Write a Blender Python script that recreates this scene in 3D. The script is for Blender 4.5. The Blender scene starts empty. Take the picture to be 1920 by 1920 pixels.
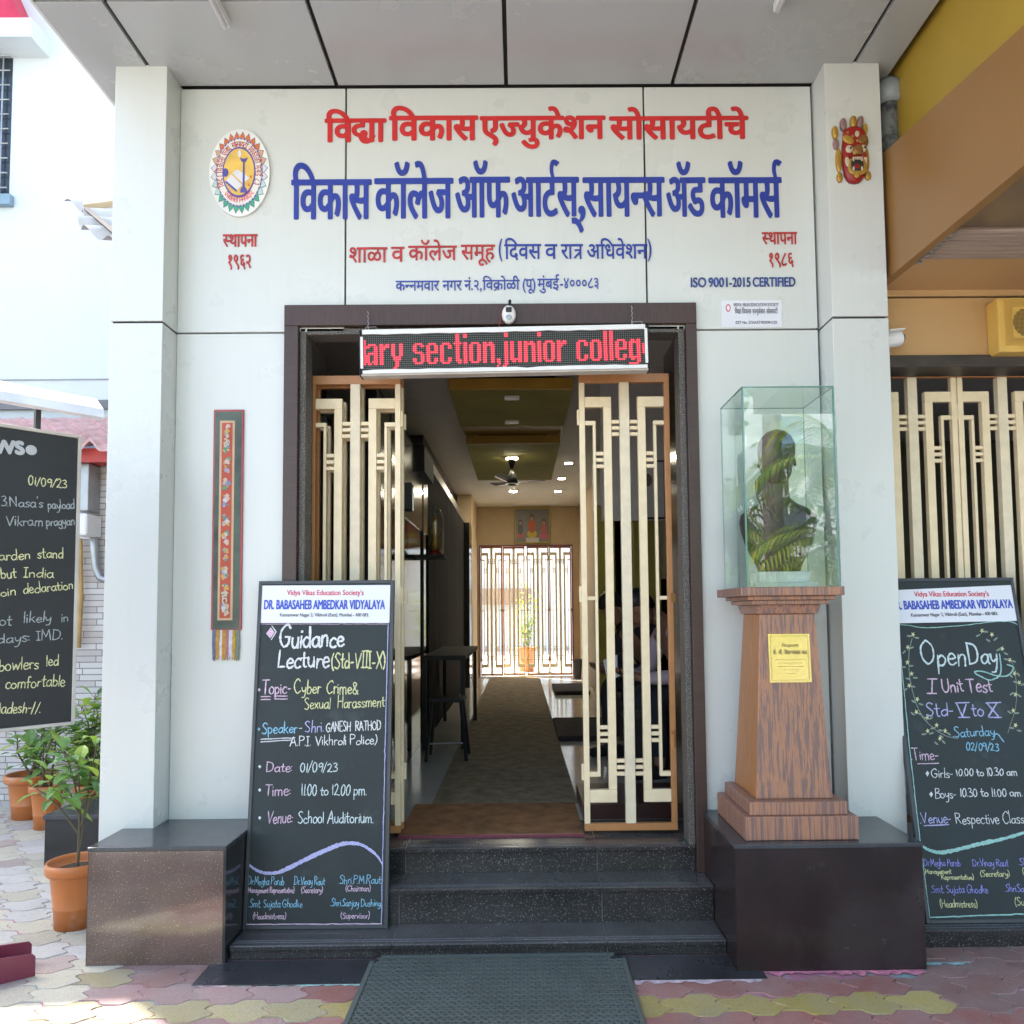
import bpy, bmesh, math, random
from mathutils import Vector, Matrix
sc = bpy.context.scene
COL = sc.collection
R = math.radians
S = 0.87            # one layout unit is 0.87 m
H = 1.624           # eye height in layout units

# ------------------------------------------------------------------ camera
F, PX, PY = 1450.0, 984.2, 1063.9
TILT, YAW, ROLL = R(3.33), R(-0.394), R(-0.525)
def _axes():
    rz = Matrix.Rotation(YAW, 3, 'Z')
    c, s = math.cos(TILT), math.sin(TILT)
    r0, f0, u0 = Vector((1, 0, 0)), Vector((0, c, s)), Vector((0, -s, c))
    return rz @ (math.cos(ROLL) * r0 + math.sin(ROLL) * u0), rz @ (-math.sin(ROLL) * r0 + math.cos(ROLL) * u0), rz @ f0
AX, BX, CX = _axes()
cd = bpy.data.cameras.new('camera')
cam = bpy.data.objects.new('camera', cd)
COL.objects.link(cam)
m = Matrix((AX, BX, -CX)).transposed().to_4x4()
m.translation = Vector((0, 0, H * S))
cam.matrix_world = m
cd.sensor_width = 36; cd.sensor_fit = 'HORIZONTAL'; cd.lens = 36 * F / 1920
cd.shift_x = -(PX - 960) / 1920; cd.shift_y = (PY - 960) / 1920
cd.clip_end = 2000; cd.clip_start = 0.05
sc.camera = cam

# ------------------------------------------------------------------ daylight
SUN = Vector((-0.52, 0.45, 0.73)).normalized()      # direction towards the sun
world = bpy.data.worlds.new("World"); sc.world = world; world.use_nodes = True
nt = world.node_tree
sky = nt.nodes.new('ShaderNodeTexSky'); sky.sky_type = 'NISHITA'; sky.sun_disc = False
sky.sun_elevation = math.asin(SUN.z); sky.sun_rotation = math.atan2(SUN.x, SUN.y)
sky.air_density = 1.0; sky.dust_density = 3.0; sky.ozone_density = 1.0
bg = nt.nodes['Background']; bg.inputs['Strength'].default_value = 0.15
nt.links.new(sky.outputs[0], bg.inputs[0])
sl = bpy.data.lights.new('sun', 'SUN'); sl.energy = 4.0; sl.angle = R(0.5); sl.color = (1, 0.965, 0.91)
sun = bpy.data.objects.new('sun', sl); COL.objects.link(sun)
sun.rotation_euler = (-SUN).to_track_quat('-Z', 'Y').to_euler(); sun.location = (0, 0, 20)
sc.view_settings.view_transform = 'Standard'; sc.view_settings.look = 'None'
sc.view_settings.exposure = 2.38; sc.view_settings.gamma = 1
sc.cycles.max_bounces = 10; sc.cycles.transparent_max_bounces = 16
sc.cycles.sample_clamp_indirect = 6

# ------------------------------------------------------------------ pixel -> plane helpers
def ray(px, py): return AX * ((px - PX) / F) - BX * ((py - PY) / F) + CX
EYE = Vector((0, 0, H))
def W(px, py, Y): d = ray(px, py); return EYE + d * (Y / d.y)
def WZ(px, py, z): d = ray(px, py); return EYE + d * ((z - H) / d.z)
def WX(px, py, x): d = ray(px, py); return EYE + d * (x / d.x)
def WP(px, py, o, n): d = ray(px, py); return EYE + d * ((o - EYE).dot(n) / d.dot(n))

# ------------------------------------------------------------------ mesh builder
class MB:
    def __init__(s): s.v = []; s.f = []; s.mi = []
    def add(s, vs, fs, mi=0):
        b = len(s.v); s.v += [Vector(v) for v in vs]
        s.f += [tuple(i + b for i in f) for f in fs]; s.mi += [mi] * len(fs); return s
    def box(s, x0, x1, y0, y1, z0, z1, mi=0):
        v = [(x, y, z) for x in (x0, x1) for y in (y0, y1) for z in (z0, z1)]
        return s.add(v, [(0, 1, 3, 2), (4, 6, 7, 5), (0, 4, 5, 1), (2, 3, 7, 6), (0, 2, 6, 4), (1, 5, 7, 3)], mi)
    def hexa(s, a, b, mi=0):      # a: 4 bottom pts, b: 4 top pts
        return s.add(list(a) + list(b), [(3, 2, 1, 0), (4, 5, 6, 7), (0, 1, 5, 4), (1, 2, 6, 5), (2, 3, 7, 6), (3, 0, 4, 7)], mi)
    def prism(s, pts, ax, t0, t1, mi=0):   # polygon in the other two axes
        def p(q, t): return {0: (t, q[0], q[1]), 1: (q[0], t, q[1]), 2: (q[0], q[1], t)}[ax]
        n = len(pts); v = [p(q, t0) for q in pts] + [p(q, t1) for q in pts]
        f = [(i, (i + 1) % n, n + (i + 1) % n, n + i) for i in range(n)] + [tuple(range(n))[::-1], tuple(range(n, 2 * n))]
        return s.add(v, f, mi)
    def tube(s, pts, rad, n=8, mi=0, cap=True):
        pts = [Vector(p) for p in pts]; k = len(pts)
        if not hasattr(rad, '__len__'): rad = [rad] * k
        rings = []; up = None
        for i, p in enumerate(pts):
            t = (pts[min(i + 1, k - 1)] - pts[max(i - 1, 0)]).normalized()
            if up is None: up = Vector((0, 0, 1)) if abs(t.z) < .9 else Vector((1, 0, 0))
            a = t.cross(up).normalized(); b = a.cross(t).normalized(); up = b
            rings.append([p + (a * math.cos(2 * math.pi * j / n) + b * math.sin(2 * math.pi * j / n)) * rad[i] for j in range(n)])
        v = [q for r in rings for q in r]
        f = [(i * n + j, i * n + (j + 1) % n, (i + 1) * n + (j + 1) % n, (i + 1) * n + j) for i in range(k - 1) for j in range(n)]
        if cap: f += [tuple(range(n))[::-1], tuple(range((k - 1) * n, k * n))]
        return s.add(v, f, mi)
    def lathe(s, prof, c=(0, 0, 0), n=24, mi=0, sx=1, sy=1):
        v = []; f = []; k = len(prof); c = Vector(c)
        for r, z in prof:
            for j in range(n):
                a = 2 * math.pi * j / n; v.append(c + Vector((r * sx * math.cos(a), r * sy * math.sin(a), z)))
        f = [(i * n + j, i * n + (j + 1) % n, (i + 1) * n + (j + 1) % n, (i + 1) * n + j) for i in range(k - 1) for j in range(n)]
        f += [tuple(range(n))[::-1], tuple(range((k - 1) * n, k * n))]
        return s.add(v, f, mi)
    def loft(s, rings, mi=0):    # rings: list of equal length point lists, closed, capped
        n = len(rings[0]); k = len(rings)
        v = [q for r in rings for q in r]
        f = [(i * n + j, i * n + (j + 1) % n, (i + 1) * n + (j + 1) % n, (i + 1) * n + j) for i in range(k - 1) for j in range(n)]
        f += [tuple(range(n))[::-1], tuple(range((k - 1) * n, k * n))]
        return s.add(v, f, mi)
    def ribbon(s, pts, w, z0=0., mi=0):   # flat ribbon in local xy, z0 height; w half width or list
        k = len(pts)
        if k < 2: return s
        if not hasattr(w, '__len__'): w = [w] * k
        P = [Vector((p[0], p[1])) for p in pts]; v = []
        t0 = (P[1] - P[0]).normalized(); t1 = (P[-1] - P[-2]).normalized()
        P[0] = P[0] - t0 * w[0] * .7; P[-1] = P[-1] + t1 * w[-1] * .7
        for i in range(k):
            t = P[min(i + 1, k - 1)] - P[max(i - 1, 0)]
            t = t.normalized() if t.length > 1e-9 else Vector((1, 0))
            nrm = Vector((-t.y, t.x)); e = w[i] * (.75 if i in (0, k - 1) else 1); dz = z0 + 1.5e-4 * i / k
            v += [(P[i].x + nrm.x * e, P[i].y + nrm.y * e, dz), (P[i].x - nrm.x * e, P[i].y - nrm.y * e, dz)]
        return s.add(v, [(2 * i + 1, 2 * i + 3, 2 * i + 2, 2 * i) for i in range(k - 1)], mi)
    def xf(s, M): s.v = [M @ v for v in s.v]; return s

MW = {}
def setlab(o, label=None, cat=None, group=None, kind=None):
    if label: o['label'] = label
    if cat: o['category'] = cat
    if group: o['group'] = group
    if kind: o['kind'] = kind
    return o
def thing(name, label, cat, loc=(0, 0, 0), rz=0., group=None, rot=None):
    o = bpy.data.objects.new(name, None); COL.objects.link(o)
    M = Matrix.Translation(Vector(loc)) @ (rot.to_4x4() if rot is not None else Matrix.Rotation(rz, 4, 'Z'))
    MW[o.name] = M
    Ms = M.copy(); Ms.translation = M.translation * S
    o.matrix_world = Ms; o.empty_display_size = .1
    return setlab(o, label, cat, group)
def mk(name, mb, mat, parent=None, smooth=False, bevel=0, local=False, label=None, cat=None, group=None, kind=None, col=None, seg=2):
    """link a builder as one mesh object. Points are world layout units unless local."""
    mats = mat if isinstance(mat, (list, tuple)) else [mat]
    if parent is not None:
        M = MW[parent.name]; inv = M.inverted()
        vs = mb.v if local else [inv @ v for v in mb.v]; org = M if local else M
        o_m = M
    else:
        lo = Vector([min(v[i] for v in mb.v) for i in range(3)]); hi = Vector([max(v[i] for v in mb.v) for i in range(3)])
        c = Vector(((lo.x + hi.x) / 2, (lo.y + hi.y) / 2, lo.z)); vs = [v - c for v in mb.v]
        o_m = Matrix.Translation(c)
    me = bpy.data.meshes.new(name); me.from_pydata([tuple(v * S) for v in vs], [], mb.f)
    for mt in mats: me.materials.append(mt)
    if len(mats) > 1: me.polygons.foreach_set('material_index', mb.mi)
    if smooth: me.polygons.foreach_set('use_smooth', [True] * len(me.polygons))
    if col:
        at = me.color_attributes.new('Col', 'FLOAT_COLOR', 'POINT')
        for i, c in enumerate(col): at.data[i].color = (*c, 1)
    me.update()
    o = bpy.data.objects.new(name, me); COL.objects.link(o)
    MW[o.name] = o_m
    if parent is None:
        o.location = o_m.translation * S
    else:
        o.parent = parent
        if parent.type == 'MESH': pass
    if bevel:
        b = o.modifiers.new('bevel', 'BEVEL'); b.width = bevel * S; b.segments = seg; b.limit_method = 'ANGLE'; b.angle_limit = R(40)
        b.harden_normals = False
    return setlab(o, label, cat, group, kind)
def dup(root, loc=None, rz=None, scale=None, label=None, group=None, M=None):
    r = root.copy(); COL.objects.link(r)
    if loc is not None: r.location = Vector(loc) * S
    if rz is not None: r.rotation_euler = (0, 0, rz)
    if scale is not None: r.scale = scale
    if label: r['label'] = label
    if group: r['group'] = group
    for ch in list(root.children):
        c = ch.copy(); COL.objects.link(c); c.parent = r
        for g in list(ch.children):
            d = g.copy(); COL.objects.link(d); d.parent = c
    return r

# ------------------------------------------------------------------ materials
def nmat(name):
    mt = bpy.data.materials.new(name); mt.use_nodes = True
    return mt, mt.node_tree, mt.node_tree.nodes['Principled BSDF']
def coords(nt, scale=(1, 1, 1), kind='Object'):
    tc = nt.nodes.new('ShaderNodeTexCoord'); mp = nt.nodes.new('ShaderNodeMapping'); mp.inputs['Scale'].default_value = scale
    nt.links.new(tc.outputs[kind], mp.inputs[0]); return mp.outputs[0]
def noise(nt, vec, scale, detail=4, rough=.55):
    n = nt.nodes.new('ShaderNodeTexNoise'); n.inputs['Scale'].default_value = scale; n.inputs['Detail'].default_value = detail
    n.inputs['Roughness'].default_value = rough; nt.links.new(vec, n.inputs['Vector']); return n.outputs[0]
def ramp(nt, fac, stops, interp='LINEAR'):
    r = nt.nodes.new('ShaderNodeValToRGB'); r.color_ramp.interpolation = interp
    while len(r.color_ramp.elements) < len(stops): r.color_ramp.elements.new(.5)
    for e, (p, c) in zip(r.color_ramp.elements, stops): e.position = p; e.color = (*c[:3], 1)
    nt.links.new(fac, r.inputs[0]); return r.outputs[0]
def mixc(nt, fac, a, b, mode='MIX'):
    n = nt.nodes.new('ShaderNodeMix'); n.data_type = 'RGBA'; n.blend_type = mode
    for sock, val in ((n.inputs[0], fac), (n.inputs[6], a), (n.inputs[7], b)):
        if hasattr(val, 'links'): nt.links.new(val, sock)
        elif hasattr(val, '__len__'): sock.default_value = (*val[:3], 1)
        else: sock.default_value = val
    return n.outputs[2]
def bump(nt, p, h, strength=.2, dist=.005):
    b = nt.nodes.new('ShaderNodeBump'); b.inputs['Strength'].default_value = strength; b.inputs['Distance'].default_value = dist
    nt.links.new(h, b.inputs['Height']); nt.links.new(b.outputs[0], p.inputs['Normal'])
def mat(name, col, rough=.5, metal=0., var=.12, vs=6., bmp=0., bs=60., stretch=(1, 1, 1), coat=0., spec=.5, dirt=None, rvar=.0):
    mt, nt, p = nmat(name)
    p.inputs['Roughness'].default_value = rough; p.inputs['Metallic'].default_value = metal
    p.inputs['Specular IOR Level'].default_value = spec
    if coat: p.inputs['Coat Weight'].default_value = coat; p.inputs['Coat Roughness'].default_value = .08
    v = coords(nt, stretch)
    n = noise(nt, v, vs)
    lo = [max(0, c * (1 - var)) for c in col]; hi = [min(1, c * (1 + var)) for c in col]
    c = ramp(nt, n, [(.3, lo), (.7, hi)])
    if dirt:
        n2 = noise(nt, v, dirt[1], 8, .7)
        k = ramp(nt, n2, [(dirt[2], (0, 0, 0)), (dirt[2] + .12, (1, 1, 1))])
        c = mixc(nt, k, c, dirt[0])
    nt.links.new(c, p.inputs['Base Color'])
    if rvar:
        n3 = noise(nt, v, 3.5, 6, .65)
        rr = ramp(nt, n3, [(.3, (rough - rvar,) * 3), (.75, (rough + rvar,) * 3)]); nt.links.new(rr, p.inputs['Roughness'])
    if bmp: bump(nt, p, noise(nt, v, bs), bmp)
    return mt
def granite(name, base, spk, rough, scale=260, amount=.62, blotch=None, coat=0., dust=None):
    mt, nt, p = nmat(name); p.inputs['Roughness'].default_value = rough
    v = coords(nt)
    n = noise(nt, v, scale, 2, .6); k = ramp(nt, n, [(amount, (0, 0, 0)), (amount + .07, (1, 1, 1))])
    n2 = noise(nt, v, 4, 5); b = ramp(nt, n2, [(.3, [c * .75 for c in base]), (.7, [c * 1.25 for c in base])])
    c = mixc(nt, k, b, spk)
    if blotch:
        n3 = noise(nt, v, 2.2, 6, .6); k3 = ramp(nt, n3, [(.5, (0, 0, 0)), (.62, (1, 1, 1))]); c = mixc(nt, k3, c, blotch)
    if dust:    # dust settled on the horizontal faces
        ge = nt.nodes.new('ShaderNodeNewGeometry'); sx_ = nt.nodes.new('ShaderNodeSeparateXYZ'); nt.links.new(ge.outputs['Normal'], sx_.inputs[0])
        nd = noise(nt, v, 3.0, 7, .7); dk_ = ramp(nt, nd, [(.3, (.25,) * 3), (.7, (.8,) * 3)]); ml = nt.nodes.new('ShaderNodeMath'); ml.operation = 'MULTIPLY'; ml.use_clamp = True
        nt.links.new(sx_.outputs[2], ml.inputs[0]); nt.links.new(dk_, ml.inputs[1]); c = mixc(nt, ml.outputs[0], c, dust)
    nt.links.new(c, p.inputs['Base Color'])
    n4 = noise(nt, v, 5, 6, .7); rr = ramp(nt, n4, [(.35, (max(.03, rough - .06),) * 3), (.75, (rough + .14,) * 3)]); nt.links.new(rr, p.inputs['Roughness'])
    if coat: p.inputs['Coat Weight'].default_value = coat; p.inputs['Coat Roughness'].default_value = .05
    return mt
def emit(name, col, st):
    mt, nt, p = nmat(name); p.inputs['Base Color'].default_value = (*col, 1)
    p.inputs['Emission Color'].default_value = (*col, 1); p.inputs['Emission Strength'].default_value = st; return mt
def streak(name, cols, scale, stretch, rough, coat=0.):
    mt, nt, p = nmat(name); p.inputs['Roughness'].default_value = rough
    v = coords(nt, stretch); n = noise(nt, v, scale, 6, .65)
    c = ramp(nt, n, [(.25 + .5 * i / (len(cols) - 1), c) for i, c in enumerate(cols)])
    nt.links.new(c, p.inputs['Base Color']); bump(nt, p, n, .08, .002)
    if coat: p.inputs['Coat Weight'].default_value = coat; p.inputs['Coat Roughness'].default_value = .1
    return mt
def glass(name, tint=(.93, .97, .95), ior=1.5, rough=0.0):
    mt = bpy.data.materials.new(name); mt.use_nodes = True; nt = mt.node_tree; nt.nodes.clear()
    out = nt.nodes.new('ShaderNodeOutputMaterial'); mx = nt.nodes.new('ShaderNodeMixShader'); tr = nt.nodes.new('ShaderNodeBsdfTransparent')
    gl = nt.nodes.new('ShaderNodeBsdfGlossy'); fr = nt.nodes.new('ShaderNodeFresnel'); fr.inputs[0].default_value = ior
    tr.inputs[0].default_value = (*tint, 1); gl.inputs['Roughness'].default_value = rough
    ge = nt.nodes.new('ShaderNodeNewGeometry'); iv = nt.nodes.new('ShaderNodeMath'); iv.operation = 'SUBTRACT'; iv.inputs[0].default_value = 1; nt.links.new(ge.outputs['Backfacing'], iv.inputs[1])
    ml = nt.nodes.new('ShaderNodeMath'); ml.operation = 'MULTIPLY'; nt.links.new(fr.outputs[0], ml.inputs[0]); nt.links.new(iv.outputs[0], ml.inputs[1])   # the pane reflects once, at its outer face
    nt.links.new(ml.outputs[0], mx.inputs[0]); nt.links.new(tr.outputs[0], mx.inputs[1]); nt.links.new(gl.outputs[0], mx.inputs[2])
    nt.links.new(mx.outputs[0], out.inputs[0]); return mt
def leafmat(name, a, b):
    mt, nt, p = nmat(name); p.inputs['Roughness'].default_value = .27
    oi = nt.nodes.new('ShaderNodeNewGeometry')
    c = mixc(nt, oi.outputs['Random Per Island'], a, b); nt.links.new(c, p.inputs['Base Color'])
    tl = nt.nodes.new('ShaderNodeBsdfTranslucent'); nt.links.new(mixc(nt, .5, c, (.25, .4, .03)), tl.inputs[0])
    mx = nt.nodes.new('ShaderNodeMixShader'); mx.inputs[0].default_value = .38
    out = nt.nodes['Material Output']
    nt.links.new(p.outputs[0], mx.inputs[1]); nt.links.new(tl.outputs[0], mx.inputs[2]); nt.links.new(mx.outputs[0], out.inputs[0])
    return mt

def panel_mat(name, col, rough, streaky, seed):
    mt, nt, p = nmat(name); v = coords(nt); vz = coords(nt, (9, 9, .35))
    n = noise(nt, v, .8 + seed, 3); c = ramp(nt, n, [(.3, [q * .975 for q in col]), (.7, [min(1, q * 1.02) for q in col])])
    st = noise(nt, vz, 3.2, 6, .7); c = mixc(nt, ramp(nt, st, [(.52, (0, 0, 0)), (.80, (streaky,) * 3)]), c, [q * .55 for q in col])
    sp = noise(nt, v, 26, 8, .75); c = mixc(nt, ramp(nt, sp, [(.71, (0, 0, 0)), (.79, (.38,) * 3)]), c, [q * .6 for q in col])
    nt.links.new(c, p.inputs['Base Color'])
    rr = noise(nt, v, 2.6, 6, .65); nt.links.new(ramp(nt, rr, [(.3, (rough - .06,) * 3), (.75, (rough + .08,) * 3)]), p.inputs['Roughness'])
    bump(nt, p, noise(nt, v, 1.7, 2, .4), .35, .006); return mt
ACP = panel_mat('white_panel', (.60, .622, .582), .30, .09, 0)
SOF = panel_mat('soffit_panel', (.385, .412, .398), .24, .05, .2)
SEAM = mat('dark_seam', (.025, .023, .02), .8)
BLK = mat('soot_black', (.012, .012, .012), .7)
PURP_H = streak('brown_laminate_header', [(.026, .012, .009), (.055, .028, .021), (.084, .045, .034)], 9, (60, 1, 1.2), .42)
PURP_V = streak('brown_laminate_jamb', [(.024, .012, .009), (.050, .026, .020), (.076, .041, .032)], 9, (1.2, 1, 60), .42)
GRAN = granite('black_granite', (.029, .028, .028), (.24, .225, .205), .18, 190, .62, dust=(.118, .115, .109))
GTOP = granite('grey_granite_top', (.05, .05, .055), (.14, .14, .14), .16, 200, .64)
GBRN = granite('brown_granite', (.115, .075, .06), (.34, .27, .21), .10, 170, .62, coat=1.)
GMAR = granite('maroon_granite', (.024, .015, .015), (.07, .055, .055), .18, 200, .68, blotch=(.036, .027, .028))
STRIP = granite('speckled_strip', (.065, .058, .05), (.20, .185, .16), .6, 160, .52)
SLABT = granite('slab_granite', (.03, .03, .034), (.07, .07, .075), .3, 120, .66, blotch=(.055, .055, .06))
CREAM = mat('cream_paint', (.80, .665, .43), .45, var=.06, vs=14, dirt=((.22, .15, .08), 130, .73))
CREAMS = mat('speckled_cream', (.74, .645, .46), .55, var=.08, vs=14, dirt=((.25, .2, .15), 90, .62))
ORNG = mat('orange_brown_steel', (.42, .19, .065), .42, var=.1, vs=12)
BOARD = mat('chalkboard_slate', (.015, .0245, .0255), .65, var=.2, vs=3, dirt=((.040, .053, .055), 3.5, .56))
BOARDF = mat('board_frame', (.040, .046, .052), .45)
WHITE = mat('white_plastic', (.72, .72, .70), .45, var=.05)
PAPER = mat('white_vinyl', (.70, .72, .76), .4, var=.02)
def chalkmat(name, col):    # chalk skips over the grain of the slate
    mt, nt, p = nmat(name); p.inputs['Roughness'].default_value = .95; v = coords(nt)
    n = noise(nt, v, 420, 3, .7); n2 = noise(nt, v, 24, 4, .6)
    c = mixc(nt, ramp(nt, n, [(.40, (0,) * 3), (.54, (1,) * 3)]), [q * .42 + .015 for q in col], col); c = mixc(nt, ramp(nt, n2, [(.45, (0,) * 3), (.75, (.5,) * 3)]), c, [q * .55 for q in col])
    nt.links.new(c, p.inputs['Base Color']); return mt
CHK = {k: chalkmat('chalk_' + k, [min(.85, q * 1.12) for q in c]) for k, c in dict(white=(.72, .74, .74), pink=(.66, .48, .60), yellow=(.68, .68, .36),
       blue=(.25, .53, .70), lilac=(.46, .46, .74), mint=(.34, .60, .54), grey=(.36, .40, .40), violet=(.30, .30, .70), pale=(.60, .72, .72), leaf=(.25, .32, .26)).items()}
RED = mat('red_acrylic', (.55, .022, .022), .3, var=.06, coat=.3)
BLUE = mat('blue_acrylic', (.022, .045, .30), .3, var=.06, coat=.3)
BLUED = mat('faded_blue', (.035, .065, .24), .4, var=.3, vs=20)
REDD = mat('faded_red', (.42, .03, .03), .4, var=.25, vs=20)
INKR = mat('ink_red', (.62, .06, .10), .5); INKB = mat('ink_blue', (.035, .08, .48), .5); INKK = mat('ink_dark', (.05, .055, .08), .5)
PED = streak('painted_wood_grain', [(.11, .066, .066), (.20, .118, .095), (.16, .10, .092), (.40, .185, .095), (.23, .135, .105), (.42, .205, .11)], 6, (17, 17, .36), .4)
PEDS = streak('painted_wood_side', [(.22, .085, .025), (.36, .15, .05), (.42, .19, .07)], 7, (14, 14, .7), .4)
BRASS = mat('brass', (.82, .61, .26), .25, .85, var=.1, vs=4, rvar=.08)
GLASS = glass('case_glass', (.955, .99, .975), 2.1)
GEDGE = mat('glass_edge', (.10, .24, .20), .15, spec=.8)
BRONZE = mat('dark_bronze', (.030, .024, .020), .5, .2, var=.3, vs=14)
MARB = mat('grey_marble', (.42, .45, .46), .25, var=.15)
TERRA = mat('orange_plastic_pot', (.48, .155, .04), .38, var=.07, dirt=((.42, .27, .19), 7, .58))
SOIL = mat('soil', (.045, .032, .022), .95, var=.5, vs=50, bmp=.6, bs=40)
LEAFA = leafmat('leaf_mid', (.10, .24, .10), (.26, .44, .11)); LEAFB = leafmat('leaf_bright', (.22, .42, .08), (.52, .62, .11)); LEAFD = leafmat('leaf_dark', (.05, .12, .06), (.10, .22, .07))
PALM = leafmat('palm_leaf', (.14, .30, .05), (.48, .50, .09))
STEM = mat('stem', (.10, .085, .05), .8, var=.3)
BARK = mat('bark', (.17, .145, .12), .9, var=.4, vs=9, bmp=.5, bs=20)
SHELL = mat('white_wall', (.60, .64, .63), .7, var=.03, vs=1.5, dirt=((.62, .63, .6), 3, .74))
GREYM = mat('grey_metal', (.36, .37, .37), .35, .7, var=.15)
DKMET = mat('dark_metal', (.03, .03, .03), .45, .3)
STEEL = mat('brushed_steel', (.55, .54, .52), .25, .9)
MAROON = mat('maroon_paint', (.17, .026, .05), .4, var=.15)
TILE = mat('pink_tile', (.64, .40, .38), .6, var=.2, vs=8)
REDP = mat('red_paint', (.45, .05, .04), .5, var=.15)
ORW = mat('orange_wall', (.52, .325, .145), .38, var=.04, vs=2)
BRW = mat('brown_fascia', (.275, .14, .043), .36, var=.05, vs=2)
YEL = mat('yellow_fascia', (.42, .28, .035), .45, var=.06, vs=2)
SPKY = mat('yellow_speaker', (.70, .45, .11), .4, var=.05)
BRMET = streak('shutter_metal', [(.14, .10, .07), (.28, .21, .15), (.36, .29, .22)], 4, (1, 40, 40), .28)
INTW = mat('interior_wall', (.52, .40, .24), .6, var=.05)
INTG = mat('interior_grey', (.40, .39, .36), .6, var=.05)
INTC = mat('interior_ceiling', (.62, .60, .54), .7, var=.04)
OLIVE = mat('olive_panel', (.36, .32, .065), .85, var=.1, vs=3)
MUST = mat('mustard_edge', (.36, .20, .012), .5)
GBLK = mat('black_gloss', (.010, .011, .010), .07, var=.2, spec=.22)
GBLK2 = mat('dark_panel', (.03, .03, .03), .12, var=.2)
FLOORT = mat('floor_tile', (.52, .50, .43), .12, var=.08, vs=3)
RUNNER = mat('runner_carpet', (.23, .185, .115), .95, var=.35, vs=10, bmp=.5, bs=200, dirt=((.13, .115, .07), 30, .55))
DOORMAT = mat('coir_mat', (.27, .125, .045), .95, var=.35, vs=10, bmp=.6, bs=160)
DKMAT = mat('dark_mat', (.03, .024, .02), .9, var=.3)
RUBB = mat('green_grey_rubber', (.092, .110, .098), .62, var=.14, vs=4)
RUBD = mat('rubber_hollow', (.018, .026, .025), .8)
SKIN = mat('skin', (.22, .11, .065), .5); HAIR = mat('black_hair', (.008, .007, .007), .5); LAV = mat('lavender_shirt', (.42, .34, .40), .8, var=.1); NAVY = mat('navy_cloth', (.012, .014, .024), .85); BKC = mat('black_cloth', (.01, .01, .012), .85)
GOLD = mat('gold_paint', (.44, .26, .045), .35, .35, var=.25, vs=20); MRED = mat('mask_red', (.26, .014, .013), .35, var=.2, vs=14); MPINK = mat('mask_mauve', (.26, .15, .14), .4, var=.2); IVORY = mat('ivory', (.52, .45, .32), .35); MBRN = mat('mask_copper', (.26, .13, .04), .32, .35)
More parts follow.
